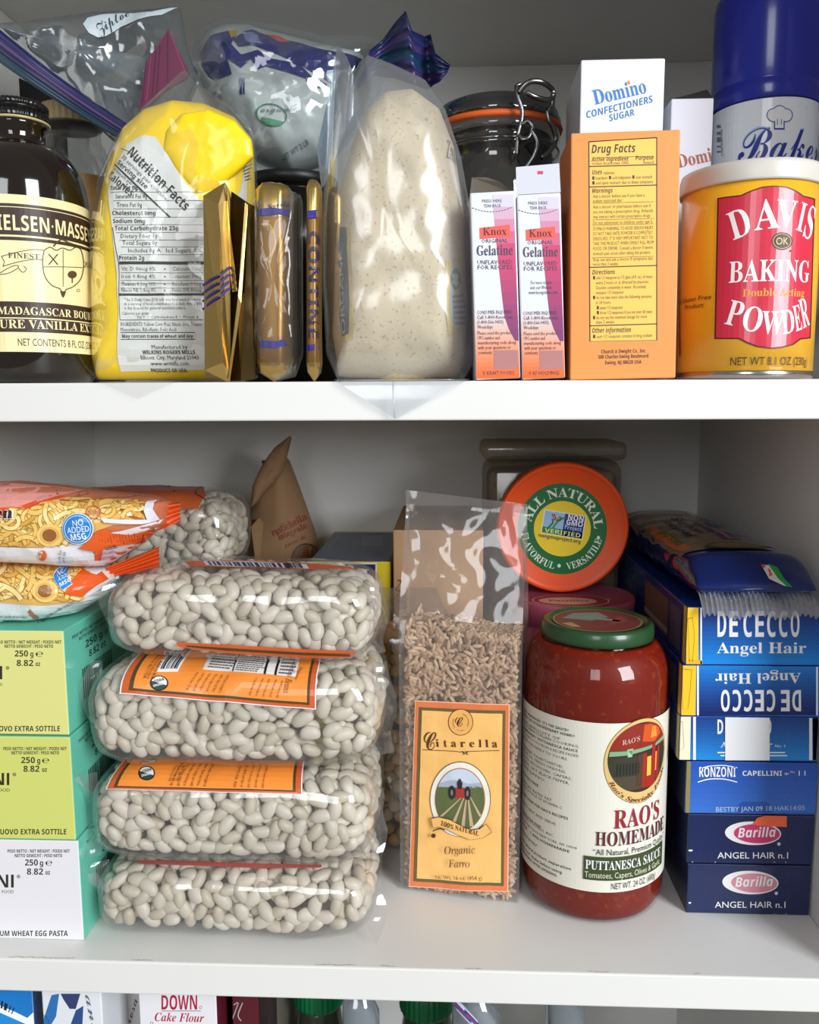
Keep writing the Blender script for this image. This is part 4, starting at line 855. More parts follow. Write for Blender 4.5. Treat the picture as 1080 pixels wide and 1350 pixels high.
# ================================================================== THE LOWER SHELF
# ------------------------------------------------------------------ cartons of egg pasta at the left
def egg_boxes():
    teal = mat((104, 196, 172), rough=.4, coat=.15); ink = K(46, 44, 34)
    D = .19; xr = -.2024
    rows = [(0, .0598, xr - .0004, (226, 224, 228), 'white fronted egg pasta box at the bottom of its stack', 0), (.0600, .0597, xr - .0014, (206, 210, 112), 'yellow-green egg pasta box in the middle, cracked clear wrap on its front', 0), (.1199, .0586, xr - .0022, (218, 216, 134), 'pale yellow egg pasta box on top of its stack, noodle packets above', 0)]
    for k, (z, h, x1, colr, label, _) in enumerate(rows):
        w = .088; c = Carton('pasta_box', label, 'box', (x1 - w / 2, .0165 + (.0006, .0, .0012)[k], z), w, D, h - .0004, yaw=rad((-1.2, -.6, -2.0)[k] * 0), front=mat(colr, rough=.4, coat=.15), side=teal, top=teal, group='egg pasta boxes')
        a = Art(c.front); X = lambda s, st, x0, x1_, yb, hh: a.text(s, st, (x0, yb), (x1_, yb), hh, ink, res=2)
        if k == 2:
            X('PESO NETTO / NET WEIGHT / POIDS NET', 'b', -7, 81, 848.5, 4.2); X('NETTO GEWICHT / PESO NETO', 'b', 6, 70, 854, 4.2); X('250', 'b', 19.5, 37, 865.5, 8); X('g', 'b', 40, 44, 865.5, 7); X('℮', 'r', 47, 57, 865.5, 8); X('8.82', 'b', 22, 44, 878, 8); X('oz', 'b', 47, 53, 878, 6)
            a.rect(-2, 878, 3, 895.5, ink); a.ell(10, 880.5, 2.3, 2.3, ink, hole=.7); a.ell(10, 880.5, .9, .9, ink); X('FOOD', 'r', -10, 3.5, 904, 3.5); B_ = ("ALL'UOVO EXTRA SOTTILE", 'b', -24, 79, 964, 7)
        elif k == 1:
            X('PESO NETTO / NET WEIGHT / POIDS NET', 'b', 4.5, 88, 989, 4.2); X('NETTO GEWICHT / PESO NETO', 'b', 15, 78, 994.5, 4.2); X('250', 'b', 28, 46, 1006, 8); X('g', 'b', 49, 53, 1006, 7); X('℮', 'r', 55.5, 65, 1006, 8); X('8.82', 'b', 31, 52, 1017.5, 8); X('oz', 'b', 55.5, 62, 1017.5, 6)
            X('N', 'b', -10, 5.5, 1035, 16); a.rect(9, 1019, 12.3, 1035, ink); a.ell(19, 1021, 2.3, 2.3, ink, hole=.7); a.ell(19, 1021, .9, .9, ink); X('FOOD', 'r', -5, 13, 1043.5, 4); B_ = ("DELL'UOVO EXTRA SOTTILE", 'b', -21, 87.5, 1100, 7)
        else:
            X('PESO NETTO / NET WEIGHT / POIDS NET', 'b', 10, 92, 1124, 4.2); X('NETTO GEWICHT / PESO NETO', 'b', 19.5, 82, 1130, 4.2); X('250', 'b', 33, 50, 1141, 8); X('g', 'b', 52.5, 57, 1141, 7); X('℮', 'r', 60, 69, 1141, 8); X('8.82', 'b', 35.5, 57, 1153, 8); X('oz', 'b', 60, 66, 1153, 6)
            X('N', 'b', -4, 11, 1170, 17); a.rect(14.6, 1153, 18.2, 1170, ink); a.ell(24.5, 1155.5, 2.3, 2.3, ink, hole=.7); a.ell(24.5, 1155.5, .9, .9, ink); X('FOOD', 'r', 2.5, 18, 1177.5, 4); B_ = ('DURUM WHEAT EGG PASTA', 'b', -17, 89.5, 1234, 7)
        a.build('front_print', c.t, 'dark lettering on the front'); a = Art(c.front); X(*B_); a.build('name_print', c.t)
        a = Art(c.right); q = (c.P(w / 2, 0, h) - c.P(w / 2, 0, 0)); S = c.right
        def Y(s, st, u0, u1, v, hh): a.uvtext(s, st, (u0, v), (u1, v), (0, hh), ink, res=2)
        Y('PESO NETTO / NET WEIGHT / POIDS NET', 'b', .010, .072, h - .008, .002); Y('NETTO GEWICHT / PESO NETO', 'b', .018, .064, h - .011, .002); Y('250 g ℮', 'b', .026, .058, h - .0175, .0042); Y('8.82 oz', 'b', .030, .054, h - .024, .004)
        u = .020
        R = random.Random(5)
        while u < .062: d = R.choice((.0006, .0009, .0015)); a.polyuv([(u, h - .046), (u + d, h - .046), (u + d, h - .028), (u, h - .028)], ink); u += d + R.choice((.0006, .001))
        a.build('side_print', c.t, 'barcode and weights on the teal side')
        if k == 2:
            a = Art(c.top); a.text('cip', 'si', (50, 822), (62, 817), 5, ink); a.build('top_print', c.t)
egg_boxes()

# ------------------------------------------------------------------ bags of white beans
def bean_proto(seed, L=.0061, W_=.0037, T=.0034, bend=.24, m=None, name='bean', nu=12, nv=8):
    R = random.Random(seed); v = []; f = []; sx, sy, sz = (R.uniform(.88, 1.12) for _ in range(3)); bd = bend * R.uniform(.4, 1.3)
    v.append((-1, 0, 0))
    for j in range(1, nv):
        a = math.pi * j / nv
        for i in range(nu): t = 2 * math.pi * i / nu; v.append((-math.cos(a), abs(math.sin(a)) ** .8 * math.cos(t), abs(math.sin(a)) ** .8 * math.sin(t)))
    v.append((1, 0, 0))
    for i in range(nu):
        f.append((0, 1 + (i + 1) % nu, 1 + i)); b = 1 + (nv - 2) * nu; f.append((len(v) - 1, b + i, b + (i + 1) % nu))
        for j in range(nv - 2): f.append((1 + j * nu + i, 1 + j * nu + (i + 1) % nu, 1 + (j + 1) * nu + (i + 1) % nu, 1 + (j + 1) * nu + i))
    return np.array([(x * L * sx, y * W_ * sy + bd * (x * x - .3) * W_, z * T * sz) for x, y, z in v]), f
BEANM = [mat(c, rough=.42, spec=.45, var=.05, vscale=160) for c in ((212, 203, 186), (202, 191, 172), (218, 209, 194))]
class Beans:
    """packed beans: the nearest hundred as parts of their own, the rest as one heap"""
    def __init__(s, mats, n=6, size=1., round_=False, name='bean', heap='beans'):
        s.P = []; s.name = name; s.heap = heap
        for k in range(n):
            v, f = bean_proto(k + 3, .0061 * size, .0037 * size, .0034 * size) if not round_ else bean_proto(k + 9, .0044 * size, .0042 * size, .0042 * size, .05)
            me = bpy.data.meshes.new(name); me.from_pydata(v.tolist(), [], f); me.materials.append(mats[k % len(mats)]); me.polygons.foreach_set('use_smooth', [True] * len(f)); s.P.append((v, f, me, mats[k % len(mats)]))
    def fill(s, t, pts, keep, seed=0):
        """PTS: (position, outward direction)"""
        R = random.Random(seed); M0 = _mw[t.name].inverted(); items = []
        for p, n, first in pts:
            k = R.randrange(len(s.P)); a = n.cross(Vector((R.uniform(-1, 1), R.uniform(-1, 1), R.uniform(-1, 1)))).normalized(); n2 = (n + Vector((R.gauss(0, .22), R.gauss(0, .22), R.gauss(0, .22)))).normalized()
            a = (a - n2 * a.dot(n2)).normalized(); b = n2.cross(a); M = Matrix((a, b, n2)).transposed().to_4x4(); M.translation = p
            view = (EYE - p); d = view.length; items.append((n.dot(view / d) * 1.0 - d * 1.2 if first else -9, k, M))
        items.sort(key=lambda x: -x[0]); mb = MB()
        for i, (sc, k, M) in enumerate(items):
            v, f, me, m = s.P[k]
            if i < keep and sc > -5:
                o = bpy.data.objects.new(s.name, me); COL.objects.link(o); o.parent = t; o.matrix_local = M0 @ M
            else:
                A = np.array(M); mb.add(((v @ A[:3, :3].T + A[:3, 3]).tolist(), f), m)
        if mb.v: mb.build(s.heap, t, kind='stuff')
WB = Beans(BEANM)
def sphere_pts(surf, dmin, seed, want, tries=7000, keepfn=None):
    R = random.Random(seed); out = []; grid = {}
    for _ in range(tries):
        p, n = surf(R)
        if keepfn and not keepfn(p, n): continue
        g = tuple(int(math.floor(c / dmin)) for c in p); ok = True
        for i in (-1, 0, 1):
            for j in (-1, 0, 1):
                for k in (-1, 0, 1):
                    for q in grid.get((g[0] + i, g[1] + j, g[2] + k), ()):
                        if (q - p).length < dmin: ok = False; break
                    if not ok: break
                if not ok: break
            if not ok: break
        if ok: grid.setdefault(g, []).append(p); out.append((p, n))
        if len(out) >= want: break
    return out
def bag_surface(c, a, b, h, seed, M=None, ex=5., ey=4.2):
    """a stuffed pillow bag: long in x, section a rounded oblong; returns point(u in -1..1, angle, inset)"""
    def pt(u, th, inset=0.):
        ky = max(0, 1 - abs(u) ** 14) ** (1 / 3); kz = max(0, 1 - abs(u) ** 7) ** .45
        cy = math.copysign(abs(math.cos(th)) ** (2 / ey), math.cos(th)); cz = math.copysign(abs(math.sin(th)) ** (2 / ey), math.sin(th))
        p = Vector((u * (a - inset), cy * (b - inset) * ky, cz * (h - inset) * kz))
        w = .0014 * noise.noise(Vector((p.x * 28, p.y * 28, p.z * 28 + seed * 5)))
        p += Vector((0, cy, cz)) * w
        return (M @ p) if M else c + p
    return pt
def bean_bag(label, x0, x1, y0, y1, z0, z1, seed, lab, keep=100, M=None, fins=True, dense=.0066):
    c = Vector(((x0 + x1) / 2, (y0 + y1) / 2, (z0 + z1) / 2)); a, b, h = (x1 - x0) / 2, (y1 - y0) / 2, (z1 - z0) / 2
    t = thing('bean_bag', label, 'bag of beans', (c.x, c.y, z0), group='bags of white beans')
    if M is not None: M = Matrix.Translation(c) @ M
    pt = bag_surface(c, a, b, h, seed, M)
    def surf(inset):
        def f(R):
            u = R.uniform(-1, 1); u = math.copysign(min(abs(u) * 1.0, .999), u); th = R.uniform(0, 2 * math.pi)
            if R.random() < .45: th = math.pi + (R.random() - .5) * .5 * math.pi        # the near side is long and low
            if R.random() < .1: u = math.copysign(R.uniform(.9, .999), u)
            p = pt(u, th, inset); e = 1e-3; pu = pt(min(u + e, 1), th, inset) - pt(u - e, th, inset); pv = pt(u, th + e, inset) - pt(u, th - e, inset)
            n = pu.cross(pv)
            if n.length < 1e-12: n = p - c
            n.normalize()
            if n.dot(p - c) < 0: n = -n
            return p, n
        return f
    seen = lambda p, n: n.y < .35 and n.z > -.75
    L1 = [(p, n, True) for p, n in sphere_pts(surf(.0042), dense, seed, 900, keepfn=seen)]
    L2 = [(p, n, False) for p, n in sphere_pts(surf(.0082), dense * 1.02, seed + 50, 800, keepfn=seen)]
    WB.fill(t, L1 + L2, keep, seed)
    # film
    b_ = MB(); nu, nt = 60, 72; v = []; f = []
    for i in range(nu + 1):
        u = math.sin(math.pi / 2 * (2 * i / nu - 1))
        for k in range(nt):
            th = 2 * math.pi * k / nt; p = pt(u * .9995, th, -.0009 if abs(u) < .97 else -.0006)
            p = p + (p - c).normalized() * .0009 * noise.noise(p * 75 + Vector((seed, 0, 0))); v.append(Vector((p.x, p.y, max(p.z, z0 + .0003)) if M is None else p))
    for i in range(nu):
        for k in range(nt): f.append((i * nt + k, i * nt + (k + 1) % nt, (i + 1) * nt + (k + 1) % nt, (i + 1) * nt + k))
    b_.add((v, f), BFILM); bv = b_.bvh()
    R = random.Random(seed)
    if fins:
        for sg in (-1, 1):
            ph = R.uniform(0, 6); wd = R.uniform(.5, 1.) * (.0085 if sg > 0 else .006)
            def fn(u, w):
                z = z0 + .003 + (z1 - z0 - .006) * w; x = (x1 if sg > 0 else x0) - sg * .006 + sg * (wd + .006) * u * (.75 + .25 * math.sin(w * 3.1 + .2)) * (1 + .15 * math.sin(w * 9 + ph))
                yy = y0 + (y1 - y0) * (.16 + .08 * math.sin(ph)) + .007 * math.sin(w * 5 + ph) * u + .001 * math.sin(w * 11 + ph) * u
                return Vector((x, yy, z))
            sh = sheet(fn, 10, 24)
            if M is not None: sh = ([M @ (p - c) for p in sh[0]], sh[1])
            b_.add(sh, BFILM)
    b_.build('clear_bag', t, 'clear glossy plastic bag')
    if lab: lab(t, bv, c)
    return t
BFILM = film(tint=(252, 252, 252), haze=.05, hazec=(225, 226, 228), base=.03, gloss=1.2, rough=.09, bump=.3, bscale=40, top=.28)
ORL = mat((240, 142, 56), rough=.35, coat=.3); ORD = mat((206, 92, 44), rough=.35, coat=.3); OLV = K(74, 66, 36)
def top_slope(c): return (c, (1, 0, 0), Vector((0, .62, .78)), Vector((0, -.78, .62)))
def label_big(Q, part):
    """orange back label: quad Q in the photo (far left, far right, near right, near left)"""
    def f(t, bv, c):
        o, U, V, N = top_slope(c); a = Art(Drape(bv, o, U, V, N, step=.003)); L = lambda p, r, k: (p[0] + (r[0] - p[0]) * k, p[1] + (r[1] - p[1]) * k)
        B = lambda u, v: L(L(Q[0], Q[1], u), L(Q[3], Q[2], u), v)
        R4 = lambda u0, v0, u1, v1: [B(u0, v0), B((u0 + u1) / 2, v0), B(u1, v0), B(u1, v1), B((u0 + u1) / 2, v1), B(u0, v1)]
        a.poly(R4(0, 0, 1, 1), WHITE); a.up(); a.poly(R4(.006, 0, .994, .985), ORD); a.up(); a.poly(R4(.035, 0, .965, .93), OLV); a.up(); a.poly(R4(.05, 0, .95, .885), ORL); a.up()
        ink = K(96, 60, 30)
        if part == 0:
            a.poly([B(.13, .05), B(.245, .04), B(.225, .52), B(.115, .56)], WHITE); a.poly([B(.36, .06), B(.88, .02), B(.87, .42), B(.35, .44)], K(226, 222, 220)); a.up()
            a.bars([B(.14, .1), B(.235, .08), B(.222, .46), B(.125, .5)], BLACK, 7, 16)
            a.stroke([B(.52, .07), B(.515, .42)], 1.6, BLACK); a.stroke([B(.70, .06), B(.695, .42)], 3, BLACK); a.stroke([B(.76, .04), B(.755, .42)], 3, BLACK)
            a.lines([B(.53, .1), B(.69, .1), B(.685, .4), B(.525, .4)], 8, GREY, 4); a.lines([B(.375, .1), B(.51, .1), B(.505, .4), B(.37, .4)], 6, GREY, 5); a.lines([B(.775, .08), B(.87, .06), B(.86, .4), B(.77, .4)], 5, GREY, 6)
            a.text('Organic', 'si', B(.885, .22), B(.865, .48), 4, ink); a.text('Cannellini Beans', 'si', B(.845, .08), B(.82, .74), 8, ink)
        ey = .76 if part == 0 else .45
        p = B(.165, ey); rx, ry = (12, 10) if part == 0 else (11, 9.5)
        a.ell(p[0], p[1], rx, ry, K(30, 30, 30)); a.up(); a.ell(p[0], p[1], rx * .86, ry * .86, K(226, 228, 228), a0=-20, a1=160); a.ell(p[0], p[1], rx * .86, ry * .86, K(44, 70, 58), a0=160, a1=340); a.up()
        a.text('USDA', 'b', (p[0] - rx * .5, p[1]), (p[0] + rx * .6, p[1] - ry * .35), 3.6, BLACK, res=1); a.text('ORGANIC', 'b', (p[0] - rx * .6, p[1] + ry * .55), (p[0] + rx * .5, p[1] + ry * .2), 3, WHITE, res=1)
        w0, w1 = (.5, .84) if part == 0 else (.1, .84)
        for i in range(6): a.text(('soak beans overnight in', 'water, drain and rinse.', 'Place in a large pot with', 'fresh water and bring to', 'a boil. Simmer until soft', 'about one hour. 1/2 cup')[i], 'r', B(.50 - .034 * i, w0), B(.49 - .034 * i, w1), 3.6, ink, res=1)
        for i in range(5): a.text(('Cannellini beans are mild', 'white beans with a smooth', 'texture. Use in soups and', 'stews, salads and dips as', 'a hearty side dish')[i], 'r', B(.80 - .036 * i, w0), B(.79 - .036 * i, w1), 3.4, ink, res=1)
        for i in range(3): a.text(('Packed in the USA', 'keep in a cool dry place', 'BEST BEFORE')[i], 'r', B(.075 + .022 * i if part == 0 else .3 + .02 * i, .2), B(.07 + .022 * i if part == 0 else .3 + .02 * i, .7), 3, ink, res=1)
        a.build('paper_label', t, 'orange paper label with dark green border')
    return f
def label_top(t, bv, c):
    a = Art(Drape(bv, *top_slope(c), step=.003)); wh = WHITE
    a.poly([(243, 741), (300, 739), (380, 742), (463, 748), (472, 752.5), (400, 751), (320, 748.5), (252, 747.5)], ORD); a.up()
    a.poly([(268, 740.5), (320, 740.5), (404, 744.5), (408, 750.5), (330, 748), (272, 746)], K(206, 206, 212)); a.up(); a.bars([(274, 741), (400, 744), (404, 750), (278, 746)], K(60, 60, 90), 3, 46); a.poly([(376, 743), (381, 743), (383, 750), (378, 749.5)], BLACK)
    a.into(MBX := MB()); a = Art(Drape(bv, (c.x, c.y, c.z), (1, 0, 0), (0, .35, 1), (0, -1, .35), step=.003))
    a.poly([(232, 847), (300, 850), (400, 856), (471, 859), (471, 870), (400, 868), (300, 861), (236, 853)], ORD); a.up(); a.poly([(245, 851), (300, 854.5), (400, 860.5), (462, 863), (462, 866), (400, 864), (300, 858), (248, 853)], OLV); a.into(MBX)
    MBX.build('paper_label', t, 'orange label wrapped under and over')
def label_low(t, bv, c):
    a = Art(Drape(bv, *top_slope(c), step=.003)); a.poly([(180, 1134), (270, 1136), (350, 1139), (424, 1140), (424, 1144), (350, 1145), (270, 1142), (184, 1139)], mat((178, 90, 84), rough=.35, coat=.3)); a.build('paper_label', t, 'reddish edge of the label')
bean_bag('lowest bag of white beans, on the shelf under three others', -.1990, -.0395, .0140, .102, .0004, .0425, 1, label_low)
bean_bag('white bean bag second from the bottom, strip of orange label showing', -.2000, -.0385, .0150, .108, .0432, .0985, 2, label_big([(165, 1002), (402, 1003), (399, 1048), (140, 1041)], 1))
bean_bag('white bean bag with big orange barcode label on top', -.1990, -.0350, .0150, .110, .0992, .1585, 3, label_big([(208, 846), (424, 868), (417, 936), (158, 915)], 0))
bean_bag('topmost front bag of white beans, bright window glints on it', -.1860, -.0370, .0180, .096, .1595, .2065, 4, label_top, M=Matrix.Rotation(rad(1.0), 4, 'Y'))

def label_rear(t, bv, c):
    a = Art(Drape(bv, (c.x, c.y, c.z), (1, 0, 0), (0, .8, .6), (0, -.6, .8), step=.003)); br = mat((196, 92, 44), rough=.4, coat=.2)
    a.poly([(92, 644), (120, 635), (200, 636), (268, 640), (272, 655), (262, 672), (180, 668), (100, 664)], br); a.up(); a.poly([(152, 635), (172, 641), (196, 641), (204, 636)], BLACK); a.stroke([(268, 640), (258, 652), (272, 660)], 1.6, OLV); a.ell(223, 642, 2, 1.4, K(110, 50, 24)); a.ell(230, 648, 2, 1.4, K(110, 50, 24)); a.build('paper_label', t, 'brownish orange paper label')
bean_bag('bag of white beans lying behind the noodle packets, orange label on top', -.2850, -.1420, .128, .205, .1796, .2385, 6, label_rear, keep=70, fins=False)

# ------------------------------------------------------------------ noodle packets
def noodles(label, out, y0, tf, tb, zmin, dx, dy, upper):
    t = thing('noodle_packet', label, 'food packet', (aty(80 + dx, 800, y0).x, y0, zmin), group='noodle packets')
    v, f = body(out, y0, tf, tb, zmin, rings=20, n=160, e=3.2, q=2, crin=.0012, cf=40, seed=31 if upper else 33)
    b = MB(); wh = mat((196, 112, 78) if upper else (228, 226, 228), rough=.25, coat=.5, bump=.12, bscale=60); b.add((v, f), wh); bv = b.bvh(); b.build('wrapper', t, 'glossy printed wrapper')
    a = Art(Drape(bv, (0, y0, zmin), (1, 0, 0), (0, 0, 1), (0, -1, 0), step=.003)); G = dict(rough=.25, coat=.5)
    T = lambda p: [(x + dx, y + dy) for x, y in p]
    R = random.Random(5)
    if upper:
        a.poly([(60, 720), (120, 706), (160, 700), (216, 684), (214, 694), (190, 715), (150, 740), (100, 745), (40, 741)], mat((228, 226, 230), **G))
        a.poly([(84, 640), (140, 645), (205, 653), (216, 660), (196, 666), (150, 664), (110, 662), (80, 660)], mat((150, 92, 58), **G))
        a.poly([(-30, 640), (10, 636), (70, 640), (110, 646), (70, 655), (30, 668), (-30, 672)], mat((222, 150, 140), **G)); a.poly([(-30, 672), (30, 666), (75, 650), (92, 656), (70, 664), (30, 676), (-30, 690)], mat((216, 80, 36), **G))
    a.poly(T([(-30, 690), (20, 682), (55, 662), (90, 655), (130, 656), (170, 658), (196, 662), (198, 690), (150, 692), (128, 700), (118, 716), (80, 722), (0, 720), (-30, 722)]) if upper else T([(-30, 690), (20, 672), (60, 664), (110, 670), (126, 690), (120, 716), (110, 735), (60, 742), (0, 738), (-30, 734)]), mat((222, 178, 94), **G))
    a.poly(T([(118, 655), (180, 648), (214, 656), (200, 664), (196, 690), (150, 672)]), mat((176, 106, 52), **G)) if upper else None
    a.up()
    ys = [(232, 190, 100), (240, 206, 122), (224, 176, 84), (236, 196, 108), (246, 220, 150), (214, 162, 76)]
    lim = (lambda x, y: (-30 < x < 118 and 662 + max(0, (60 - x)) * .22 < y < 718) or (118 < x < 192 and 658 < y < 686 - (x - 118) * .05)) if upper else (lambda x, y: -30 < x < 112 and 672 + max(0, 40 - x) * .3 < y < 734)
    l0 = a.l
    for k in range(280 if upper else 180):
        a.l = l0 + (k % 20) * .25
        x, y = R.uniform(-30, 190 if upper else 112), R.uniform(660, 736); an = R.uniform(0, 6.28); cu = R.uniform(-.34, .34); P = []
        for j in range(13):
            if not lim(x, y): break
            P.append((x + dx, y + dy)); x += 3.6 * math.cos(an); y += 3.1 * math.sin(an); an += cu
        if len(P) > 2: sw = R.uniform(4.2, 6.4); a.stroke(P, sw + 1.6, mat((172, 118, 48), **G)); a.l += .12; a.stroke(P, sw, mat(R.choice(ys), **G))
    a.l = l0 + 6
    ring = (68, 705) if upper else (62, 722)
    a.ell(ring[0] + dx, ring[1] + dy, 17, 15, mat((240, 200, 112), **G)); a.up(); a.ell(ring[0] + dx, ring[1] + dy, 12, 10.5, mat((150, 96, 48), **G)); a.up(); a.ell(ring[0] + dx, ring[1] + dy, 12, 10.5, mat((226, 178, 92), **G), hole=.78)
    for x, y in ((44, 690), (39, 697), (95, 672), (28, 672)): a.stroke([(x + dx - 3, y + dy), (x + dx + 3, y + dy - 2)], 1.5, K(120, 150, 50))
    if upper:
        a.poly([(-30, 720), (0, 720), (80, 722), (105, 724), (130, 730), (150, 742), (60, 742), (-30, 738)], mat((228, 226, 230), **G)); a.up()
        a.text('en', 'sb', (-3, 683), (22, 683), 17, WHITE); a.up()
        og = mat((226, 92, 34), **G); a.poly([(106, 722), (118, 714), (130, 700), (142, 696), (150, 702), (175, 704), (207, 696), (204, 706), (180, 716), (150, 720), (140, 722), (136, 738), (128, 738), (128, 726)], og); a.poly([(196, 660), (210, 658), (213, 684), (200, 688), (190, 690), (140, 688), (135, 682), (196, 684)], mat((226, 222, 232), **G))
        a.ell(126, 674, 10, 9, K(196, 110, 70), hole=.85); a.text('85g', 'b', (119, 677), (133, 677), 6, K(214, 150, 110), res=2)
        for i in range(18): x = 132 + i * 4; a.stroke([(x, 702 + R.uniform(0, 4)), (x + 2, 712 + R.uniform(-1, 4))], 1, K(170, 62, 26))
        a.up(); a.text('en', 'sb', (-2, 682), (20, 682), 15, BLACK); a.ell(106, 696, 20.5, 20.5, WHITE); a.up(); bl = mat((36, 132, 206), **G); a.ell(106, 696, 19.5, 19.5, bl); a.up(); a.ell(106, 696, 17.6, 17.6, WHITE, hole=.96)
        a.text('NO', 'r', (100, 693), (114, 691), 8, WHITE); a.text('ADDED', 'r', (93, 702), (122, 699), 7.5, WHITE); a.text('MSG', 'b', (98, 711), (118, 709), 8, WHITE)
        a.ell(60, 731, 5.5, 7, K(214, 100, 50)); a.up(); a.text('G.S', 'b', (58, 735), (61, 726), 4, WHITE, res=1); a.text('look for', 'r', (85, 741), (86, 724), 3.6, BLACK, res=1); a.text('are as', 'r', (90, 741), (91, 727), 3.6, BLACK, res=1)
        a.text('14.09.20', 'b', (144, 725), (159, 721), 4, BLACK, res=1); a.text('AU VG 80000', 'b', (136, 731), (159, 727), 3.6, K(214, 70, 120), res=1); a.text('TRIMU THAIDEE', 'b', (136, 737), (159, 733), 3.6, K(214, 70, 120), res=1)
    else:
        og = mat((226, 92, 34), **G); a.poly(T([(88, 726), (104, 700), (112, 690), (130, 700), (140, 694), (146, 706), (128, 716), (110, 730)]), og); a.poly(T([(-30, 736), (0, 738), (60, 744), (88, 744), (110, 735), (140, 716), (150, 706), (150, 730), (80, 760), (-30, 760)]), mat((214, 222, 222), **G)); a.up()
        bl = mat((36, 132, 206), **G); Q = T([(74, 700), (80, 692), (96, 689), (98, 712), (86, 720), (78, 712)]); a.poly([(x + (x - 87 - dx) * .07, y + (y - 705 - dy) * .07) for x, y in Q], WHITE); a.up(); a.poly(Q, bl); a.up(); a.text('NO', 'r', T([(79, 703)])[0], T([(89, 696)])[0], 6, WHITE); a.text('ADDED', 'r', T([(80, 709)])[0], T([(97, 700)])[0], 4.6, WHITE, res=2); a.text('MSG', 'b', T([(83, 716)])[0], T([(97, 708)])[0], 5, WHITE, res=2)
        a.stroke(T([(42, 747), (54, 758)]), 5, K(168, 116, 92)); a.text('Low salt noodle soup base', 'r', T([(66, 757)])[0], T([(104, 735)])[0], 3.6, BLACK, res=1); a.text('ingredients and storage', 'r', T([(-20, 757)])[0], T([(40, 757)])[0], 3.4, GREY, res=1); a.text('n', 'sb', T([(-4, 676)])[0], T([(3, 676)])[0], 9, BLACK)
    a.build('wrapper_print', t, 'printed noodles with round blue mark')
    b = MB()
    def tail(u, w):
        x = (208 + 30 * u if upper else 140 + 70 * u) + dx; yb = (700 - 12 * u) if upper else 706 - 14 * u; yt = (660 + 2 * u) if upper else 692 - 28 * u
        return aty(x, yt + (yb - yt) * w + dy, y0 + .004 * math.sin(w * 16 + u * 3) * (.3 + u) + .006 * u)
    b.add(sheet(tail, 8, 26), mat((214, 84, 30), rough=.22, coat=.6)); b.build('crimped_end', t, 'orange crimped end')
noodles('lower noodle packet lying on the pale yellow pasta box', [(-40, 742), (0, 738), (60, 737), (120, 744), (138, 750), (152, 762), (140, 785), (110, 803), (60, 815), (0, 817), (-40, 817)], .052, .026, .03, .1788, 0, 56, False)
noodles('upper noodle packet with round blue no added MSG mark', [(-40, 636), (20, 634), (80, 640), (140, 648), (205, 655), (222, 662), (218, 690), (190, 716), (150, 742), (100, 747), (40, 742), (-40, 739)], .055, .028, .03, .2075, 0, 0, True)

# ------------------------------------------------------------------ brown paper bag
def paper_bag():
    y = .262; t = thing('paper_bag', 'crumpled brown paper pasta bag with red lettering and a pointed folded top', 'paper bag', (aty(375, 800, y).x, y, 0))
    kraft = mat((160, 124, 90), rough=.8, var=.06, vscale=40, bump=.15, bscale=90)
    out = [(336, 1015), (330, 900), (329, 740), (330, 690), (333, 660), (344, 636), (358, 614), (370, 598), (379, 604), (389, 630), (403, 668), (416, 706), (420, 760), (422, 900), (420, 1015)]
    v, f = body(out, y, .024, .03, 0, rings=20, n=160, e=4, q=2.4, crin=.003, cf=24, seed=41)
    b = MB(); b.add((v, f), kraft); bv = b.bvh(); b.build('bag_body', t)
    b = MB(); tp = [(330, 670), (333, 640), (346, 612), (362, 590), (382, 574.5), (384, 577), (381, 590), (376, 610), (371, 624), (360, 638), (346, 652), (338, 664)]
    v, f = body(tp, y - .020, .006, .014, rings=8, n=80, e=3, q=2, crin=.0012, cf=60, seed=42); b.add((v, f), kraft)
    b.build('folded_top', t); b = MB()
    b.add(sheet(lambda u, w: aty(331 + 24 * u * (1 - .3 * w) + 6 * w, 682 + 60 * w + 28 * abs(u - .45) * (1 - w), .232 + .012 * (u - .3) ** 2 + .008 * u), 8, 14), kraft); b.build('side_fold', t)
    a = Art(Drape(bv, (0, y, 0), (1, 0, 0), (0, 0, 1), (0, -1, 0), step=.003)); rd = K(150, 62, 54)
    a.text('rustichella', 'sb', (361, 707), (408, 682), 10, rd); a.text('integrale', 'sb', (369, 712), (406, 695), 8, rd); a.text('pasta di', 'si', (376, 722), (404, 709), 5, K(140, 70, 60)); a.ell(404, 738, 20, 22, K(66, 54, 40), hole=.9); a.ell(404, 738, 17, 19, K(120, 76, 46))
    a.build('print', t, 'red brown lettering')
    b = MB(); b.add(xf(rbox(-.0022, .0022, -.0008, .0008, -.0012, .0012, .0003), Matrix.Translation(aty(349, 609, .2435))), mat((40, 34, 30), rough=.4)); b.build('clasp', t)
paper_bag()

# ------------------------------------------------------------------ boxes at the back
c = Carton('pasta_box', 'yellow and navy box with dull blue top behind the bean bags', 'box', (-.0676, .165, 0), .0575, .136, .1886, front=mat((238, 214, 44), rough=.4, coat=.1), side=mat((232, 206, 40), rough=.4), top=mat((92, 102, 124), rough=.45), r=.001)
a = Art(c.front); a.rect(425, 742, 497, 830, WHITE); a.up(); a.rect(427, 744, 495, 830, K(24, 34, 98)); a.up(); a.text('Farro', 'sb', (440, 768), (482, 768), 14, WHITE); a.ell(484, 751, 3, 1.2, WHITE); a.build('front_print', c.t, 'navy panel with thin white edge')
a = Art(c.top); a.lines([(478, 706), (510, 706), (504, 720), (477, 720)], 7, K(140, 146, 158), 3, .6); a.text('rice', 'r', (436, 722), (450, 705), 7, K(120, 130, 148)); a.polyuv([(.0015, .128), (.056, .128), (.056, .134), (.0015, .134)], K(140, 128, 70)); a.build('top_print', c.t)
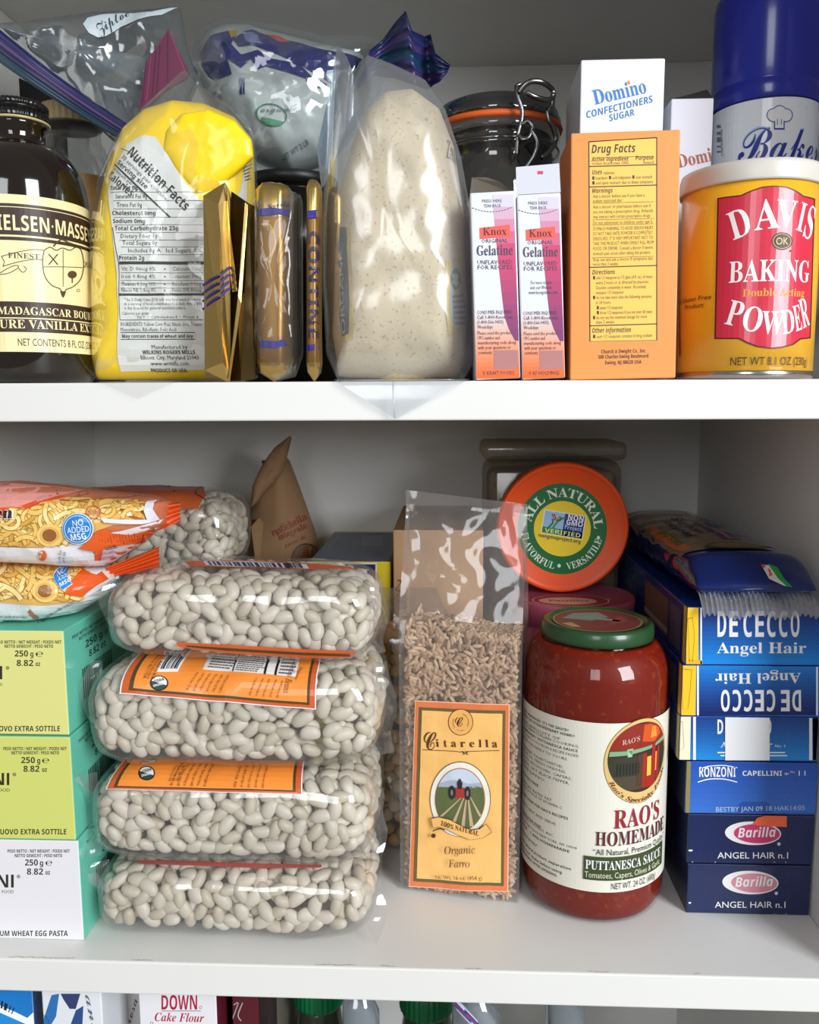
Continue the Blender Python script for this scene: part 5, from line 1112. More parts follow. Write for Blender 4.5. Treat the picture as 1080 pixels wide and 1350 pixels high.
c = Carton('carton', 'plain tan cardboard carton behind the farro bag', 'box', (-.0058, .160, 0), .0620, .138, .2116, front=mat((196, 156, 116), rough=.7, var=.03), side=mat((184, 144, 104), rough=.7), top=mat((150, 116, 82), rough=.75), r=.0008)
a = Art(c.front); a.text('SN', 'r', (524, 792), (530, 765), 6, K(120, 80, 50)); a.text('RISO', 'r', (531, 800), (530, 840), 7, K(140, 100, 70)); a.build('print', c.t)

# ------------------------------------------------------------------ bag of chickpeas standing behind
def chickpeas():
    x0, x1, y0, y1, z1 = -.0555, .0040, .119, .155, .150; c = Vector(((x0 + x1) / 2, (y0 + y1) / 2, z1 / 2)); t = thing('chickpea_bag', 'clear bag of chickpeas standing between the bean bags and the farro', 'bag of beans', (c.x, c.y, 0))
    H = z1 + .026
    def wall(R):
        th = R.uniform(0, 2 * math.pi); z = R.uniform(.005, z1); cx = math.copysign(abs(math.cos(th)) ** .5, math.cos(th)); cy = math.copysign(abs(math.sin(th)) ** .7, math.sin(th))
        n = Vector((cx ** 3 / .03, cy ** 3 / .018, 0)).normalized(); return Vector((c.x + cx * ((x1 - x0) / 2 - .005), c.y + cy * ((y1 - y0) / 2 - .005), z)), n
    top = lambda R: (Vector((c.x + R.uniform(-.025, .025), c.y + R.uniform(-.013, .013), z1 - .003 + R.uniform(-.003, .003))), Vector((0, 0, 1)))
    CP = Beans([mat((206, 168, 118), rough=.5, var=.06, vscale=140), mat((214, 180, 134), rough=.5, var=.06, vscale=140)], 4, 1., True, 'chickpea', 'chickpeas')
    pts = [(p, n, True) for p, n in sphere_pts(wall, .0074, 5, 700, keepfn=lambda p, n: n.y < .3)] + [(p, n, True) for p, n in sphere_pts(top, .0074, 6, 60)]
    CP.fill(t, pts, 60, 3)
    b = MB(); v = []; f = []; n = 60; rows = [(.0006, .93), (.004, 1), (.05, 1.01), (.1, .99), (z1 - .01, 1), (z1 + .008, .94), (H - .006, .72), (H, .66)]
    for i, (z, s) in enumerate(rows):
        for k in range(n):
            th = 2 * math.pi * k / n; cx = math.copysign(abs(math.cos(th)) ** .55, math.cos(th)); cy = math.copysign(abs(math.sin(th)) ** .75, math.sin(th)); fl = 1 if i < 5 else (1 - .27 * (i - 4))
            v.append(Vector((c.x + cx * s * (x1 - x0) / 2, c.y + cy * s * fl * (y1 - y0) / 2, z)))
    for i in range(len(rows) - 1):
        for k in range(n): f.append((i * n + k, i * n + (k + 1) % n, (i + 1) * n + (k + 1) % n, (i + 1) * n + k))
    b.add((v, f), BFILM); b.build('clear_bag', t, 'clear plastic bag')
chickpeas()

# ------------------------------------------------------------------ farro bag
def farro():
    yl, yr = .0745, .0615; A, B = Vector((-.0275, yl, 0)), Vector((.0432, yr, 0)); U = (B - A).normalized(); N = Vector((U.y, -U.x, 0)); w = (B - A).length; zf = .166; D = .036
    t = thing('farro_bag', 'clear gusseted bag of farro grains with orange label', 'food package', (A + B) / 2 - N * D / 2)
    P = lambda u, d, z: A + U * u - N * d + Vector((0, 0, z))
    # grains
    R = random.Random(8); gm = [mat(c_, rough=.5, var=.08, vscale=200) for c_ in ((204, 172, 142), (180, 146, 116), (220, 190, 158), (192, 158, 130))]
    V, F = bean_proto(5, .0034, .00125, .00115, .1, nu=7, nv=5); mb = MB()
    for k in range(4200):
        s = R.random(); z = R.uniform(.001, zf + .004)
        if s < .66: u, d, n = R.uniform(.0035, w - .0035), .0016 + R.random() ** 2 * .006, N
        elif s < .76: u, d, n = .0034 + R.random() * .003, R.uniform(.002, D), -U
        elif s < .84: u, d, n = w - .0034 - R.random() * .003, R.uniform(.002, D), U
        else: u, d, z, n = R.uniform(.004, w - .004), R.uniform(.003, D - .003), zf + .003 * math.sin(R.uniform(0, 6)) - R.random() * .004, Vector((0, 0, 1))
        z = min(z, zf + .004 * math.sin(u * 60 + 1))
        a = n.cross(Vector((R.gauss(0, 1), R.gauss(0, 1), R.gauss(0, 1)))).normalized(); n2 = (n + Vector((R.gauss(0, .3), R.gauss(0, .3), R.gauss(0, .3)))).normalized(); a = (a - n2 * a.dot(n2)).normalized(); b = n2.cross(a)
        M = np.array(Matrix((a, b, n2)).transposed()); q = P(u, d, max(z, .0028)); mb.add(((V @ M.T + np.array(q)).tolist(), F), R.choice(gm))
    mb.build('farro_grains', t, kind='stuff')
    b = MB(); cv = [P(u, d, z) for z in (.0012, zf - .008) for u, d in ((.007, .008), (w - .007, .008), (w - .006, D - .001), (.006, D - .001))]
    b.add((cv, [(0, 1, 5, 4), (1, 2, 6, 5), (2, 3, 7, 6), (3, 0, 4, 7), (4, 5, 6, 7)]), mat((176, 142, 116), rough=.8), False); b.build('grain_core', t, kind='stuff')
    # bag: front, gussets, back; above the grain it narrows to a flat sealed top that leans back
    b = MB(); ff = film(tint=(248, 247, 246), haze=.08, hazec=(215, 210, 208), base=.015, gloss=1.0, rough=.08, bump=.3, bscale=35, top=.3); zt = .246
    def env(z): return 1 if z < zf + .006 else max(.06, 1 - (z - zf - .006) / (zt - zf - .012))
    def face(front):
        def fn(u, v):
            z = .0006 + (zt - .0006) * v - (.007 * u * v ** 3); e = env(z); d = (D / 2 * (1 - e) + .004 * (1 - e)) if front else D - D / 2 * (1 - e)
            cr = (.0013 * ridge((u * .07, v * .25, 0), 60, 3 if front else 4) * min(1, max(0, (z - zf) / .03)) + .0007 * fbm((u * .07, v * .25, 1), 60, 2)) * (1 - (2 * u - 1) ** 8)
            bow = -.0008 - .0012 * math.sin(math.pi * u) * (1 if front else 0)
            return P(w * (-.008 + 1.016 * u), d + bow + cr, z)
        return fn
    b.add(sheet(face(True), 40, 90), ff); fb = MB(); fb.add(sheet(face(True), 40, 90), ff); bv = fb.bvh(); b.add(sheet(face(False), 20, 60), ff)
    for sd in (0, 1):
        def gus(u, v):
            z = .0006 + (zt - .0006) * v - (.007 * sd * v ** 3); e = env(z); d0, d1 = D / 2 * (1 - e) + .004 * (1 - e) - .0008, D - D / 2 * (1 - e); k = 1 - abs(2 * u - 1)
            return P((w + .0006 if sd else -.0006) + (-1 if sd else 1) * .002 * k, d0 + (d1 - d0) * u, z)
        b.add(sheet(gus, 8, 60), ff)
    b.add(sheet(lambda u, v: P(w * u, D * v, .0005), 4, 4), ff); b.build('clear_bag', t, 'clear crinkled gusseted bag, empty sealed top')
    # seal strips on the left gusset
    a = Art(Drape(bv, A, U, (0, 0, 1), N, step=.003)); og = mat((222, 122, 74), rough=.4, coat=.2); inn = mat((244, 190, 112), rough=.4, coat=.2); ink = K(86, 50, 32); ol = K(104, 92, 56)
    q = lambda u, v: ((549 + (671 - 549) * u) + (541 - 549) * v * (1 - u) + (669 - 671) * v * u, (924 + 5 * u) + (1167 - 924) * v + 2 * v * u)
    def R4(u0, v0, u1, v1, m): a.poly([q(u0, v0), q(u1, v0), q(u1, v1), q(u0, v1)], m)
    R4(-.012, -.005, 1.012, 1.005, K(236, 190, 160)); a.up(); R4(0, 0, 1, 1, og); a.up(); R4(.035, .03, .965, .972, ol); a.up(); R4(.068, .046, .935, .955, inn); a.up()
    a.ell(608, 951, 16.5, 17.5, ink, hole=.95); a.ell(608, 951, 15.6, 16.6, mat((236, 176, 98), rough=.4)); a.ell(608, 951, 10.5, 11.5, ink, hole=.93); a.up(); a.text('C', 'sc', (602, 957), (613, 956), 12, ink)
    a.text('C', 'sc', (561, 987), (578, 987), 23, ink)
    for ch, x, hh in (('i', 576, 10), ('t', 586.5, 10), ('a', 596, 9), ('r', 608, 9), ('e', 620, 9), ('l', 632, 11), ('l', 641, 11), ('a', 650, 9)): a.text(ch, 'sb', (x, 983 + (x - 560) * .01), (x + (6.5 if ch in 'are' else 4), 983 + (x - 560) * .01), 10, ink)
    a.curve([(558, 987), (580, 988), (600, 989), (610, 990), (625, 989), (659, 988)], .8, ink); a.curve([(610, 989), (613, 992), (611, 993)], 1.2, ink); a.curve([(618, 989), (615, 992), (618, 993)], 1.2, ink)
    cx, cy = 607.5, 1052; a.ell(cx, cy, 40, 49.5, ink); a.up(); a.ell(cx, cy, 39.2, 48.7, K(232, 230, 216)); a.up(); a.ell(cx, cy, 33, 41.5, K(190, 110, 70)); a.up(); rx, ry = 32, 40.5
    a.ell(cx, cy, rx, ry, K(196, 208, 224)); a.up()
    hz = 1034; fld = [(cx + rx * math.cos(rad(t_)), cy - ry * math.sin(rad(t_))) for t_ in range(-206, 27, 8)]; a.poly([p for p in fld if p[1] > hz - 1] + [(cx + 29, hz), (cx - 29, hz + 1)], K(92, 104, 62)); a.poly([(cx - 27, hz - 4), (cx - 10, hz - 8), (cx + 2, hz - 7), (cx + 10, hz - 3), (cx + 27, hz - 4), (cx + 29, hz + 2), (cx - 29, hz + 2)], K(166, 176, 190)); a.up()
    for x0, x1, w0 in ((-3, -26, 3.4), (0, -12, 4), (3, 2, 4), (5, 14, 4), (8, 26, 3)):
        yb = cy + ry * math.sqrt(max(0, 1 - (x1 / rx) ** 2)) - 1; a.poly([(cx + x0 + 5, hz + 14), (cx + x0 + 6.2, hz + 14), (cx + x1 + w0, yb - 1), (cx + x1 - w0 * .3, yb - 1)], K(196, 166, 136))
    a.up(); tr = K(170, 50, 44); bk = K(40, 38, 46)
    a.ell(597, 1042, 4.5, 9, bk); a.ell(617.5, 1043, 4, 9, bk); a.poly([(602, 1036), (613, 1036), (614, 1049), (602, 1049)], tr); a.up(); a.ell(597, 1042, 1.8, 4, K(120, 116, 120)); a.ell(617.5, 1043, 1.6, 4, K(120, 116, 120)); a.poly([(604, 1029), (608, 1023), (611, 1030), (610, 1037), (605, 1037)], bk)
    a.up(); rb = mat((240, 186, 108), rough=.4); a.stroke([(571, 1082), (580, 1080), (592, 1083), (607, 1091), (622, 1097), (636, 1095), (646, 1088)], 13.5, ink); a.up(); a.stroke([(571.5, 1082), (580, 1080), (592, 1083), (607, 1091), (622, 1097), (636, 1095), (645.5, 1088)], 12.3, rb); a.ell(573, 1098, 3, 3, ink); a.curve([(572, 1092), (580, 1089), (588, 1090)], 1.4, ink); a.up()
    a.text('100%', 'sb', (582, 1084), (599, 1089.5), 6, ink); a.text('NATURAL', 'sb', (601, 1090), (632, 1098), 6, ink)
    a.text('Organic', 'si', (588, 1122), (628, 1121), 10, ink, res=4); a.text('Farro', 'si', (593, 1139), (621, 1139), 10, ink, res=4); a.text('Nt. Wt. 16 oz. (454 g)', 'r', (576, 1154.5), (637, 1155.5), 5, K(110, 70, 44)); a.build('paper_label', t, 'orange label with oval field and tractor picture')
farro()

# ------------------------------------------------------------------ jar of tomato sauce
def sauce_jar():
    cx, cy, R = .0895, .0807, .0427; t = thing('sauce_jar', 'glass jar of red tomato sauce with dark green lid and cream label', 'jar', (cx, cy, 0))
    zl0 = aty(786, 857, cy - .0325).z; zl1 = aty(786, 835, cy - .0325).z; zs = aty(786, 915, cy - R).z
    prof = [(.0300, .0012), (.0355, .0004), (.0395, .002), (.0418, .006), (R, .012), (R, zs)]
    for k in range(1, 11): a = k / 10 * math.pi / 2; prof.append((.0316 + (R - .0316) * math.cos(a), zs + (zl0 - .0015 - zs) * math.sin(a)))
    prof += [(.0310, zl0 - .0008), (.0306, zl0 + .003)]
    b = MB(); b.add(lathe(prof, cx, cy, 96), film(tint=(252, 250, 250), haze=.0, base=.0, gloss=.8, rough=.03, bump=0, top=.3)); b.build('glass', t)
    b = MB(); sauce = speckle((118, 28, 12), (150, 62, 24), 240, .6, .75, rough=.45, bump=.1); b.add(lathe([(max(r - .0011, .02), z + .0012) for r, z in prof[:-3]] + [(.0296, zl0 - .006), (.001, zl0 - .006)], cx, cy, 96), sauce); b.build('sauce', t, 'red brown tomato sauce')
    gr = mat((38, 74, 42), rough=.3, coat=.3); b = MB(); b.add(lathe([(.0312, zl0), (.0328, zl0 + .0006), (.0330, zl0 + .003), (.0328, zl1 - .002), (.0318, zl1 - .0004), (.0300, zl1), (.0288, zl1 - .0002), (.0284, zl1 - .0012), (.001, zl1 - .0008)], cx, cy, 96), gr); lid_ = b.build('lid', t, 'dark green metal lid')
    a = Art(Plane((cx, cy, zl1 - .0009), (1, 0, 0), (0, 1, 0))); n = 40
    C_ = lambda r, ox=0, oy=0: [(ox + r * math.cos(2 * math.pi * k / n), oy + r * math.sin(2 * math.pi * k / n)) for k in range(n)]
    a.polyuv(C_(.0262), K(150, 128, 84)); a.up(); a.polyuv(C_(.0250), K(122, 58, 58)); a.up(); a.polyuv([(-.02, .004), (-.012, .016), (.004, .018), (.008, .006), (-.004, -.002)], K(126, 136, 126)); a.polyuv([(-.022, -.008), (-.016, -.006), (-.012, -.016), (-.017, -.016)], K(172, 150, 100)); a.up(); a.polyuv([(-.01, .004), (.012, -.004), (.014, -.001), (-.006, .008)], K(110, 150, 130)); a.polyuv([(.004, -.012), (.018, -.004), (.016, .01), (.01, .002)], K(140, 70, 66)); a.build('lid_print', lid_, 'faded picture on the lid top')
    S = Cyl(cx, cy, R + .0003); a = Art(S); cr = mat((224, 221, 208), rough=.45, coat=.1); zz = lambda x, y: S.uv(x, y)[1]
    v0, v1 = zz(784, 1176), zz(784, 953); u = R * 1.9; a.polyuv([(-u, v0), (u, v0), (u, v1), (-u, v1)], cr); a.up(); ink = K(52, 46, 44); uL = S.uv(693, 1000)[0] - .004
    for s, st, xr, yr in (("RAO'S HOMEMADE® IT'S THE SAUCE®", 'b', 751, 965), ('BRING THE EXTRAORDINARY HOME®', 'b', 759, 972.5), ('THE SIMPLICITY OF', 'r', 738.6, 976), ('SOUTHERN ITALIAN COOKING,', 'r', 763.7, 986), ('HOMEMADE® PUTTANESCA SAUCE', 'b', 762, 992), ('BROUGHT TO YOU FROM A RECIPE PASSED', 'r', 763.7, 998.7), ('FROM OUR FAMILY TO YOURS.', 'r', 748.8, 1003), ('INGREDIENTS: ITALIAN TOMATOES,', 'r', 742.4, 1013), ('OLIVE OIL, FRESH ONIONS,', 'r', 746.7, 1020), ('OLIVES, ANCHOVIES, CAPERS,', 'r', 754, 1028.5), ('GARLIC, SALT, BLACK PEPPER,', 'r', 751, 1034.5), ('OREGANO.', 'r', 720, 1031.5), ('GLUTEN FREE', 'b', 710, 1038), ('LOW SATURATED FAT', 'r', 727.5, 1057), ('GOOD SOURCE OF VITAMIN C', 'r', 741, 1067), ("COME HOME FOR RAO'S RECIPES", 'b', 749, 1081), ('SIMPLY HEAT AND SERVE.', 'r', 734, 1089), ('PRODUCED FOR:', 'b', 714, 1093), ("SPECIALTY FOODS, INC.", 'r', 730.7, 1104), ('17 BATTERY PLACE NEW YORK, NY 10004', 'r', 760.5, 1120), ('.COM    1-800-HOMEMADE', 'b', 751, 1124.5), ('PRODUCT OF ITALY', 'b', 708, 1117), ('This natural product, separation', 'b', 753, 1147.5), ('may occur. Shake before using.', 'b', 742, 1152.5), ('REFRIGERATE AFTER OPENING.', 'b', 735, 1156.5)):
        a.cyltext(s, st, 700, xr, (xr, yr), 3.6, ink, res=1, u0=uL)
    # oval picture
    cu, cv = S.uv(846, 1003); ru, rv = .0228, .0248; E_ = lambda k, n=48: [(cu + ru * k * math.cos(2 * math.pi * i / n), cv + rv * (k if k > .99 else k) * math.sin(2 * math.pi * i / n)) for i in range(n)]
    a.polyuv(E_(1.0), K(110, 84, 56)); a.up(); a.polyuv(E_(.985), K(216, 184, 118)); a.up()
    cv2 = cv + rv * .09; I_ = lambda k=1: (lambda x, y: (cu + ru * .90 * x * k, cv2 + rv * .82 * y * k)); inn = I_(); n = 60
    disc = [(math.cos(2 * math.pi * i / n), math.sin(2 * math.pi * i / n)) for i in range(n)]
    def clip(y0, y1, x0=-1., x1=1., n=14):
        P = []; 
        for i in range(n + 1): y = y0 + (y1 - y0) * i / n; P.append((min(x1, math.sqrt(max(0, 1 - y * y))), y))
        for i in range(n, -1, -1): y = y0 + (y1 - y0) * i / n; P.append((max(x0, -math.sqrt(max(0, 1 - y * y))), y))
        return [inn(*p) for p in P if True]
    a.polyuv([inn(*p) for p in disc], K(64, 40, 30)); a.up(); a.polyuv(clip(.25, .96), K(140, 38, 26)); a.up(); a.polyuv([inn(.0, .45), inn(.45, .36), inn(.72, .55), inn(.62, .74), inn(.3, .9), inn(.05, .92)], K(206, 84, 30)); a.polyuv([inn(.3, .5), inn(.55, .5), inn(.5, .8), inn(.35, .82)], K(236, 150, 50))
    a.polyuv(clip(-.9, -.5), K(74, 66, 50)); a.polyuv(clip(-.5, .06), K(52, 52, 40)); a.up(); gn = K(120, 170, 128); a.polyuv([inn(-.97, .1), inn(-.5, .12), inn(-.1, .16), inn(.4, .2), inn(.95, .3), inn(.9, .42), inn(.5, .3), inn(0, .27), inn(-.5, .24), inn(-.95, .24)], gn); a.polyuv([inn(-.45, .06), inn(-.32, .06), inn(-.3, .3), inn(-.47, .28)], K(150, 196, 150)); a.up()
    rdd = K(166, 36, 26); a.polyuv([inn(.02, -.86), inn(.14, -.9), inn(.16, .1), inn(.04, .1)], rdd); a.polyuv([inn(.36, -.9), inn(.5, -.84), inn(.5, .3), inn(.36, .3)], rdd); a.polyuv([inn(.16, -.9), inn(.36, -.9), inn(.36, -.6), inn(.16, -.6)], rdd); a.polyuv([inn(.56, -.78), inn(.66, -.7), inn(.68, .2), inn(.58, .2)], rdd); a.polyuv([inn(.18, -.58), inn(.34, -.58), inn(.34, -.02), inn(.18, -.02)], K(238, 186, 70)); a.polyuv([inn(.51, -.5), inn(.56, -.5), inn(.57, .05), inn(.51, .05)], K(230, 160, 60)); a.polyuv([inn(-.15, -.8), inn(.02, -.86), inn(.04, .1), inn(-.14, .1)], K(80, 56, 36))
    a.up()
    for k in range(8): x = -.75 + .09 * k; a.polyuv([inn(x, -.45), inn(x + .03, -.45), inn(x + .03, -.12), inn(x, -.12)], K(30, 34, 34))
    a.up(); a.uvtext("RAO'S", 'sb', inn(-.62, .42), inn(-.1, .5), (0, .0028), K(206, 170, 150))
    # curved lower banner lettering
    g, f = glyphs("Rao's Specialty Foods", 'sbi', 2); x0, x1 = g[:, 0].min(), g[:, 0].max(); P = []
    for x, y in g:
        an = rad(208 + (x - x0) / (x1 - x0) * 128); k = .86 + y / cap('sbi') * .1; P.append((cu + ru * k * math.cos(an), cv + rv * k * math.sin(an)))
    P = []
    for x, y in g:
        an = rad(206 + (x - x0) / (x1 - x0) * 132); k = .855 + y / cap('sbi') * .10
        k = .955 - (1 - y / cap('sbi')) * .115; kk = .85 + (y / cap('sbi')) * .095; kk = .955 - kk + .845
        P.append((cu + ru * (.955 - (y / cap('sbi')) * .10) * math.cos(an), cv + rv * (.955 - (y / cap('sbi')) * .10) * math.sin(an)))
    a.put(P, f, K(120, 50, 40))
    rd = K(150, 34, 46); pl = K(92, 36, 44); um = S.uv(858, 1090)[0]
    X = lambda s, st, x0, yb, h, m, ratio, res=3: a.uvtext(s, st, (S.uv(x0, yb)[0], zz(x0, yb)), (S.uv(x0, yb)[0] + ratio, zz(x0, yb)), (0, zz(x0, yb - h) - zz(x0, yb)), m, res=res)
    X("RAO'S", 'sb', 809, 1092, 24, rd, .0325); X('HOMEMADE', 'sb', 785, 1114, 18, pl, .0500); X('“All Natural, Premium Quality”', 'r', 782, 1126, 7.5, ink, .0520, 2)
    u0 = S.uv(769.5, 1140)[0]; a.polyuv([(u0, zz(770, 1158)), (u0 + .055, zz(770, 1158)), (u0 + .055, zz(770, 1127)), (u0, zz(770, 1127))], K(60, 72, 40)); a.up()
    X('PUTTANESCA SAUCE', 'sb', 772, 1144, 11.5, WHITE, .0505); X('Tomatoes, Capers, Olives & Garlic', 'r', 771, 1155, 7.5, K(216, 214, 186), .0505, 2); X('NET WT. 24 OZ. (680g)', 'r', 806, 1172, 8, ink, .0310, 2)
    a.build('paper_label', t, 'cream paper label with oval picture')
sauce_jar()

# ------------------------------------------------------------------ tub lying behind with its orange lid towards us, pink tin, clear container
def lying_tub():
    cx, y, cz, R = .0803, .168, .2118, .0455; t = thing('spread_tub', 'tub lying on its side on the pink tin, round orange lid facing out', 'tub', (cx, y + .03, cz - R))
    Rx = Matrix.Translation((cx, y, cz)) @ Matrix.Rotation(rad(90), 4, 'X')       # lathe axis turned to point out of the cupboard
    og = mat((240, 80, 8), rough=.38); b = MB(); L = lathe([(R * .97, -.012), (R, -.0115), (R, -.002), (R * .985, -.0004), (R * .96, 0), (R * .93, -.0006), (R * .9, -.0012), (.001, -.0012)], 0, 0, 96); b.add(xf(L, Rx), og); lid_ = b.build('lid', t, 'glossy orange screw lid')
    b = MB(); L = lathe([(R * .9, -.0125), (R * .98, -.016), (R * .97, -.042), (R * .9, -.044), (.001, -.044)], 0, 0, 72); b.add(xf(L, Rx), GLASS); L = lathe([(R * .88, -.014), (R * .955, -.0165), (R * .945, -.041), (.001, -.042)], 0, 0, 72); b2 = MB(); b2.add(xf(L, Rx), speckle((126, 132, 92), (160, 160, 120), 220)); b.build('tub_wall', t, 'clear wall'); b2.build('contents', t, 'greenish contents')
    a = Art(Plane((cx, y + .0012, cz), (1, 0, 0), (0, 0, 1), (0, -1, 0))); C_ = (741.5, 697); gr = mat((34, 110, 62), rough=.3, coat=.2); W2 = K(226, 232, 214); ye = mat((238, 206, 52), rough=.3, coat=.2)
    a.ell(*C_, 59, 60, gr, n=72); a.up(); a.ell(*C_, 37.5, 36.5, ye, n=64); a.arc('ALL NATURAL', 'sb', C_, 42, 84, 168, 12, W2); a.arc('FLAVORFUL', 'sb', C_, 54.5, 222, 72, 9, W2, inside=True); a.arc('VERSATILE', 'sb', C_, 54.5, 310, 68, 9, W2, inside=True)
    for an in (174, -14, 265): a.ell(C_[0] + 49 * math.cos(rad(an)), C_[1] - 49 * math.sin(rad(an)), 2.2, 2.4, W2)
    a.up(); T = lambda u, v: (718 + 55 * u - 5 * v, 671.5 + 9 * u + 31 * v); a.poly([T(0, 0), T(1, 0), T(1, 1), T(0, 1)], K(236, 238, 226)); a.up(); a.poly([T(.02, .03), T(.5, .03), T(.5, .74), T(.02, .74)], K(150, 186, 222)); a.poly([T(.5, .03), T(.98, .03), T(.98, .97), T(.5, .97)], K(34, 48, 128)); a.poly([T(.02, .72), T(.62, .72), T(.98, .74), T(.98, .97), T(.02, .97)], K(58, 128, 62)); a.up()
    X = lambda s, st, u0, u1, v, h, m: a.text(s, st, T(u0, v), T(u1, v), h, m, res=2)
    X('NON', 'b', .58, .95, .26, 7, WHITE); X('GMO', 'b', .56, .95, .48, 7, WHITE); X('Project', 'r', .54, .94, .66, 5.5, K(190, 206, 236)); X('VERIFIED', 'b', .08, .94, .93, 5.4, K(206, 226, 150)); X('nongmoproject.org', 'b', -.04, .96, 1.17, 4.6, K(40, 60, 40))
    a.curve([T(.16, .72), T(.24, .5), T(.22, .34)], 2.4, K(48, 116, 56)); a.curve([T(.26, .72), T(.36, .4), T(.52, .18)], 2.6, K(70, 140, 60)); a.poly([T(.27, .4), T(.18, .16), T(.26, .12), T(.31, .3)], BLACK); a.poly([T(.29, .4), T(.38, .18), T(.44, .22), T(.40, .36)], BLACK); a.up(); a.poly([T(.26, .36), T(.20, .18), T(.25, .16), T(.29, .3)], K(230, 120, 60)); a.poly([T(.31, .36), T(.38, .22), T(.42, .24), T(.38, .33)], K(230, 120, 60)); a.build('lid_print', lid_, 'green and yellow round print')
lying_tub()
def pink_tin():
    cx, cy, R = .0880, .1690, .0425; z = .1655; t = thing('round_tin', 'dull pink ribbed round tin behind the sauce jar', 'tin', (cx, cy, 0)); pk = mat((158, 70, 98), rough=.35, coat=.2)
    b = MB(); b.add(rib_lathe([(R * .98, .0005), (R * .98, z - .016)], cx, cy, 144, .012), pk); b.build('tin_body', t); b = MB(); b.add(lathe([(R * .98, z - .016), (R, z - .0155), (R, z - .002), (R * .985, z - .0003), (R * .95, z), (R * .93, z - .0008), (.001, z - .0008)], cx, cy, 96), mat((170, 78, 104), rough=.32, coat=.25)); lid_ = b.build('lid', t)
    a = Art(Plane((cx, cy, z - .0008), (1, 0, 0), (0, 1, 0))); E2 = lambda ox, oy, rx, ry: [(ox + rx * math.cos(2 * math.pi * k / 40), oy + ry * math.sin(2 * math.pi * k / 40)) for k in range(40)]
    a.polyuv(E2(-.004, -.018, .026, .0165), K(206, 180, 170)); a.up(); a.polyuv(E2(-.004, -.018, .0252, .0157), K(150, 46, 66)); a.up(); a.polyuv(E2(-.006, -.019, .0195, .0105), K(196, 160, 140)); a.up(); a.uvtext('Pastilles', 'sb', (-.019, -.021), (.008, -.021), (0, .005), K(140, 50, 60)); a.build('lid_print', lid_, 'oval maroon print')
pink_tin()
def clear_tub():
    x0, x1, y0, y1, z1 = .0292, .1330, .226, .292, .2686; t = thing('storage_container', 'tall clear plastic container with rounded corners behind the orange lid', 'container', ((x0 + x1) / 2, (y0 + y1) / 2, 0)); PL = film(tint=(236, 232, 222), haze=.2, hazec=(190, 182, 165), base=.03, gloss=.7, rough=.12, bump=0, top=.12)
    b = MB(); b.add(rbox(x0, x1, y0, y1, .0005, z1 - .014, .010, 4), PL); b.build('container_wall', t); b = MB(); b.add(rbox(x0 - .002, x1 + .002, y0 - .002, y1 + .002, z1 - .0138, z1, .0045, 4), PL); b.build('lid', t); b = MB(); b.add(rbox(x0 + .003, x1 - .003, y0 + .003, y1 - .003, .003, z1 - .022, .008, 3), speckle((134, 114, 84), (108, 90, 64), 90, rough=.7)); b.build('contents', t, 'brownish contents')
clear_tub()

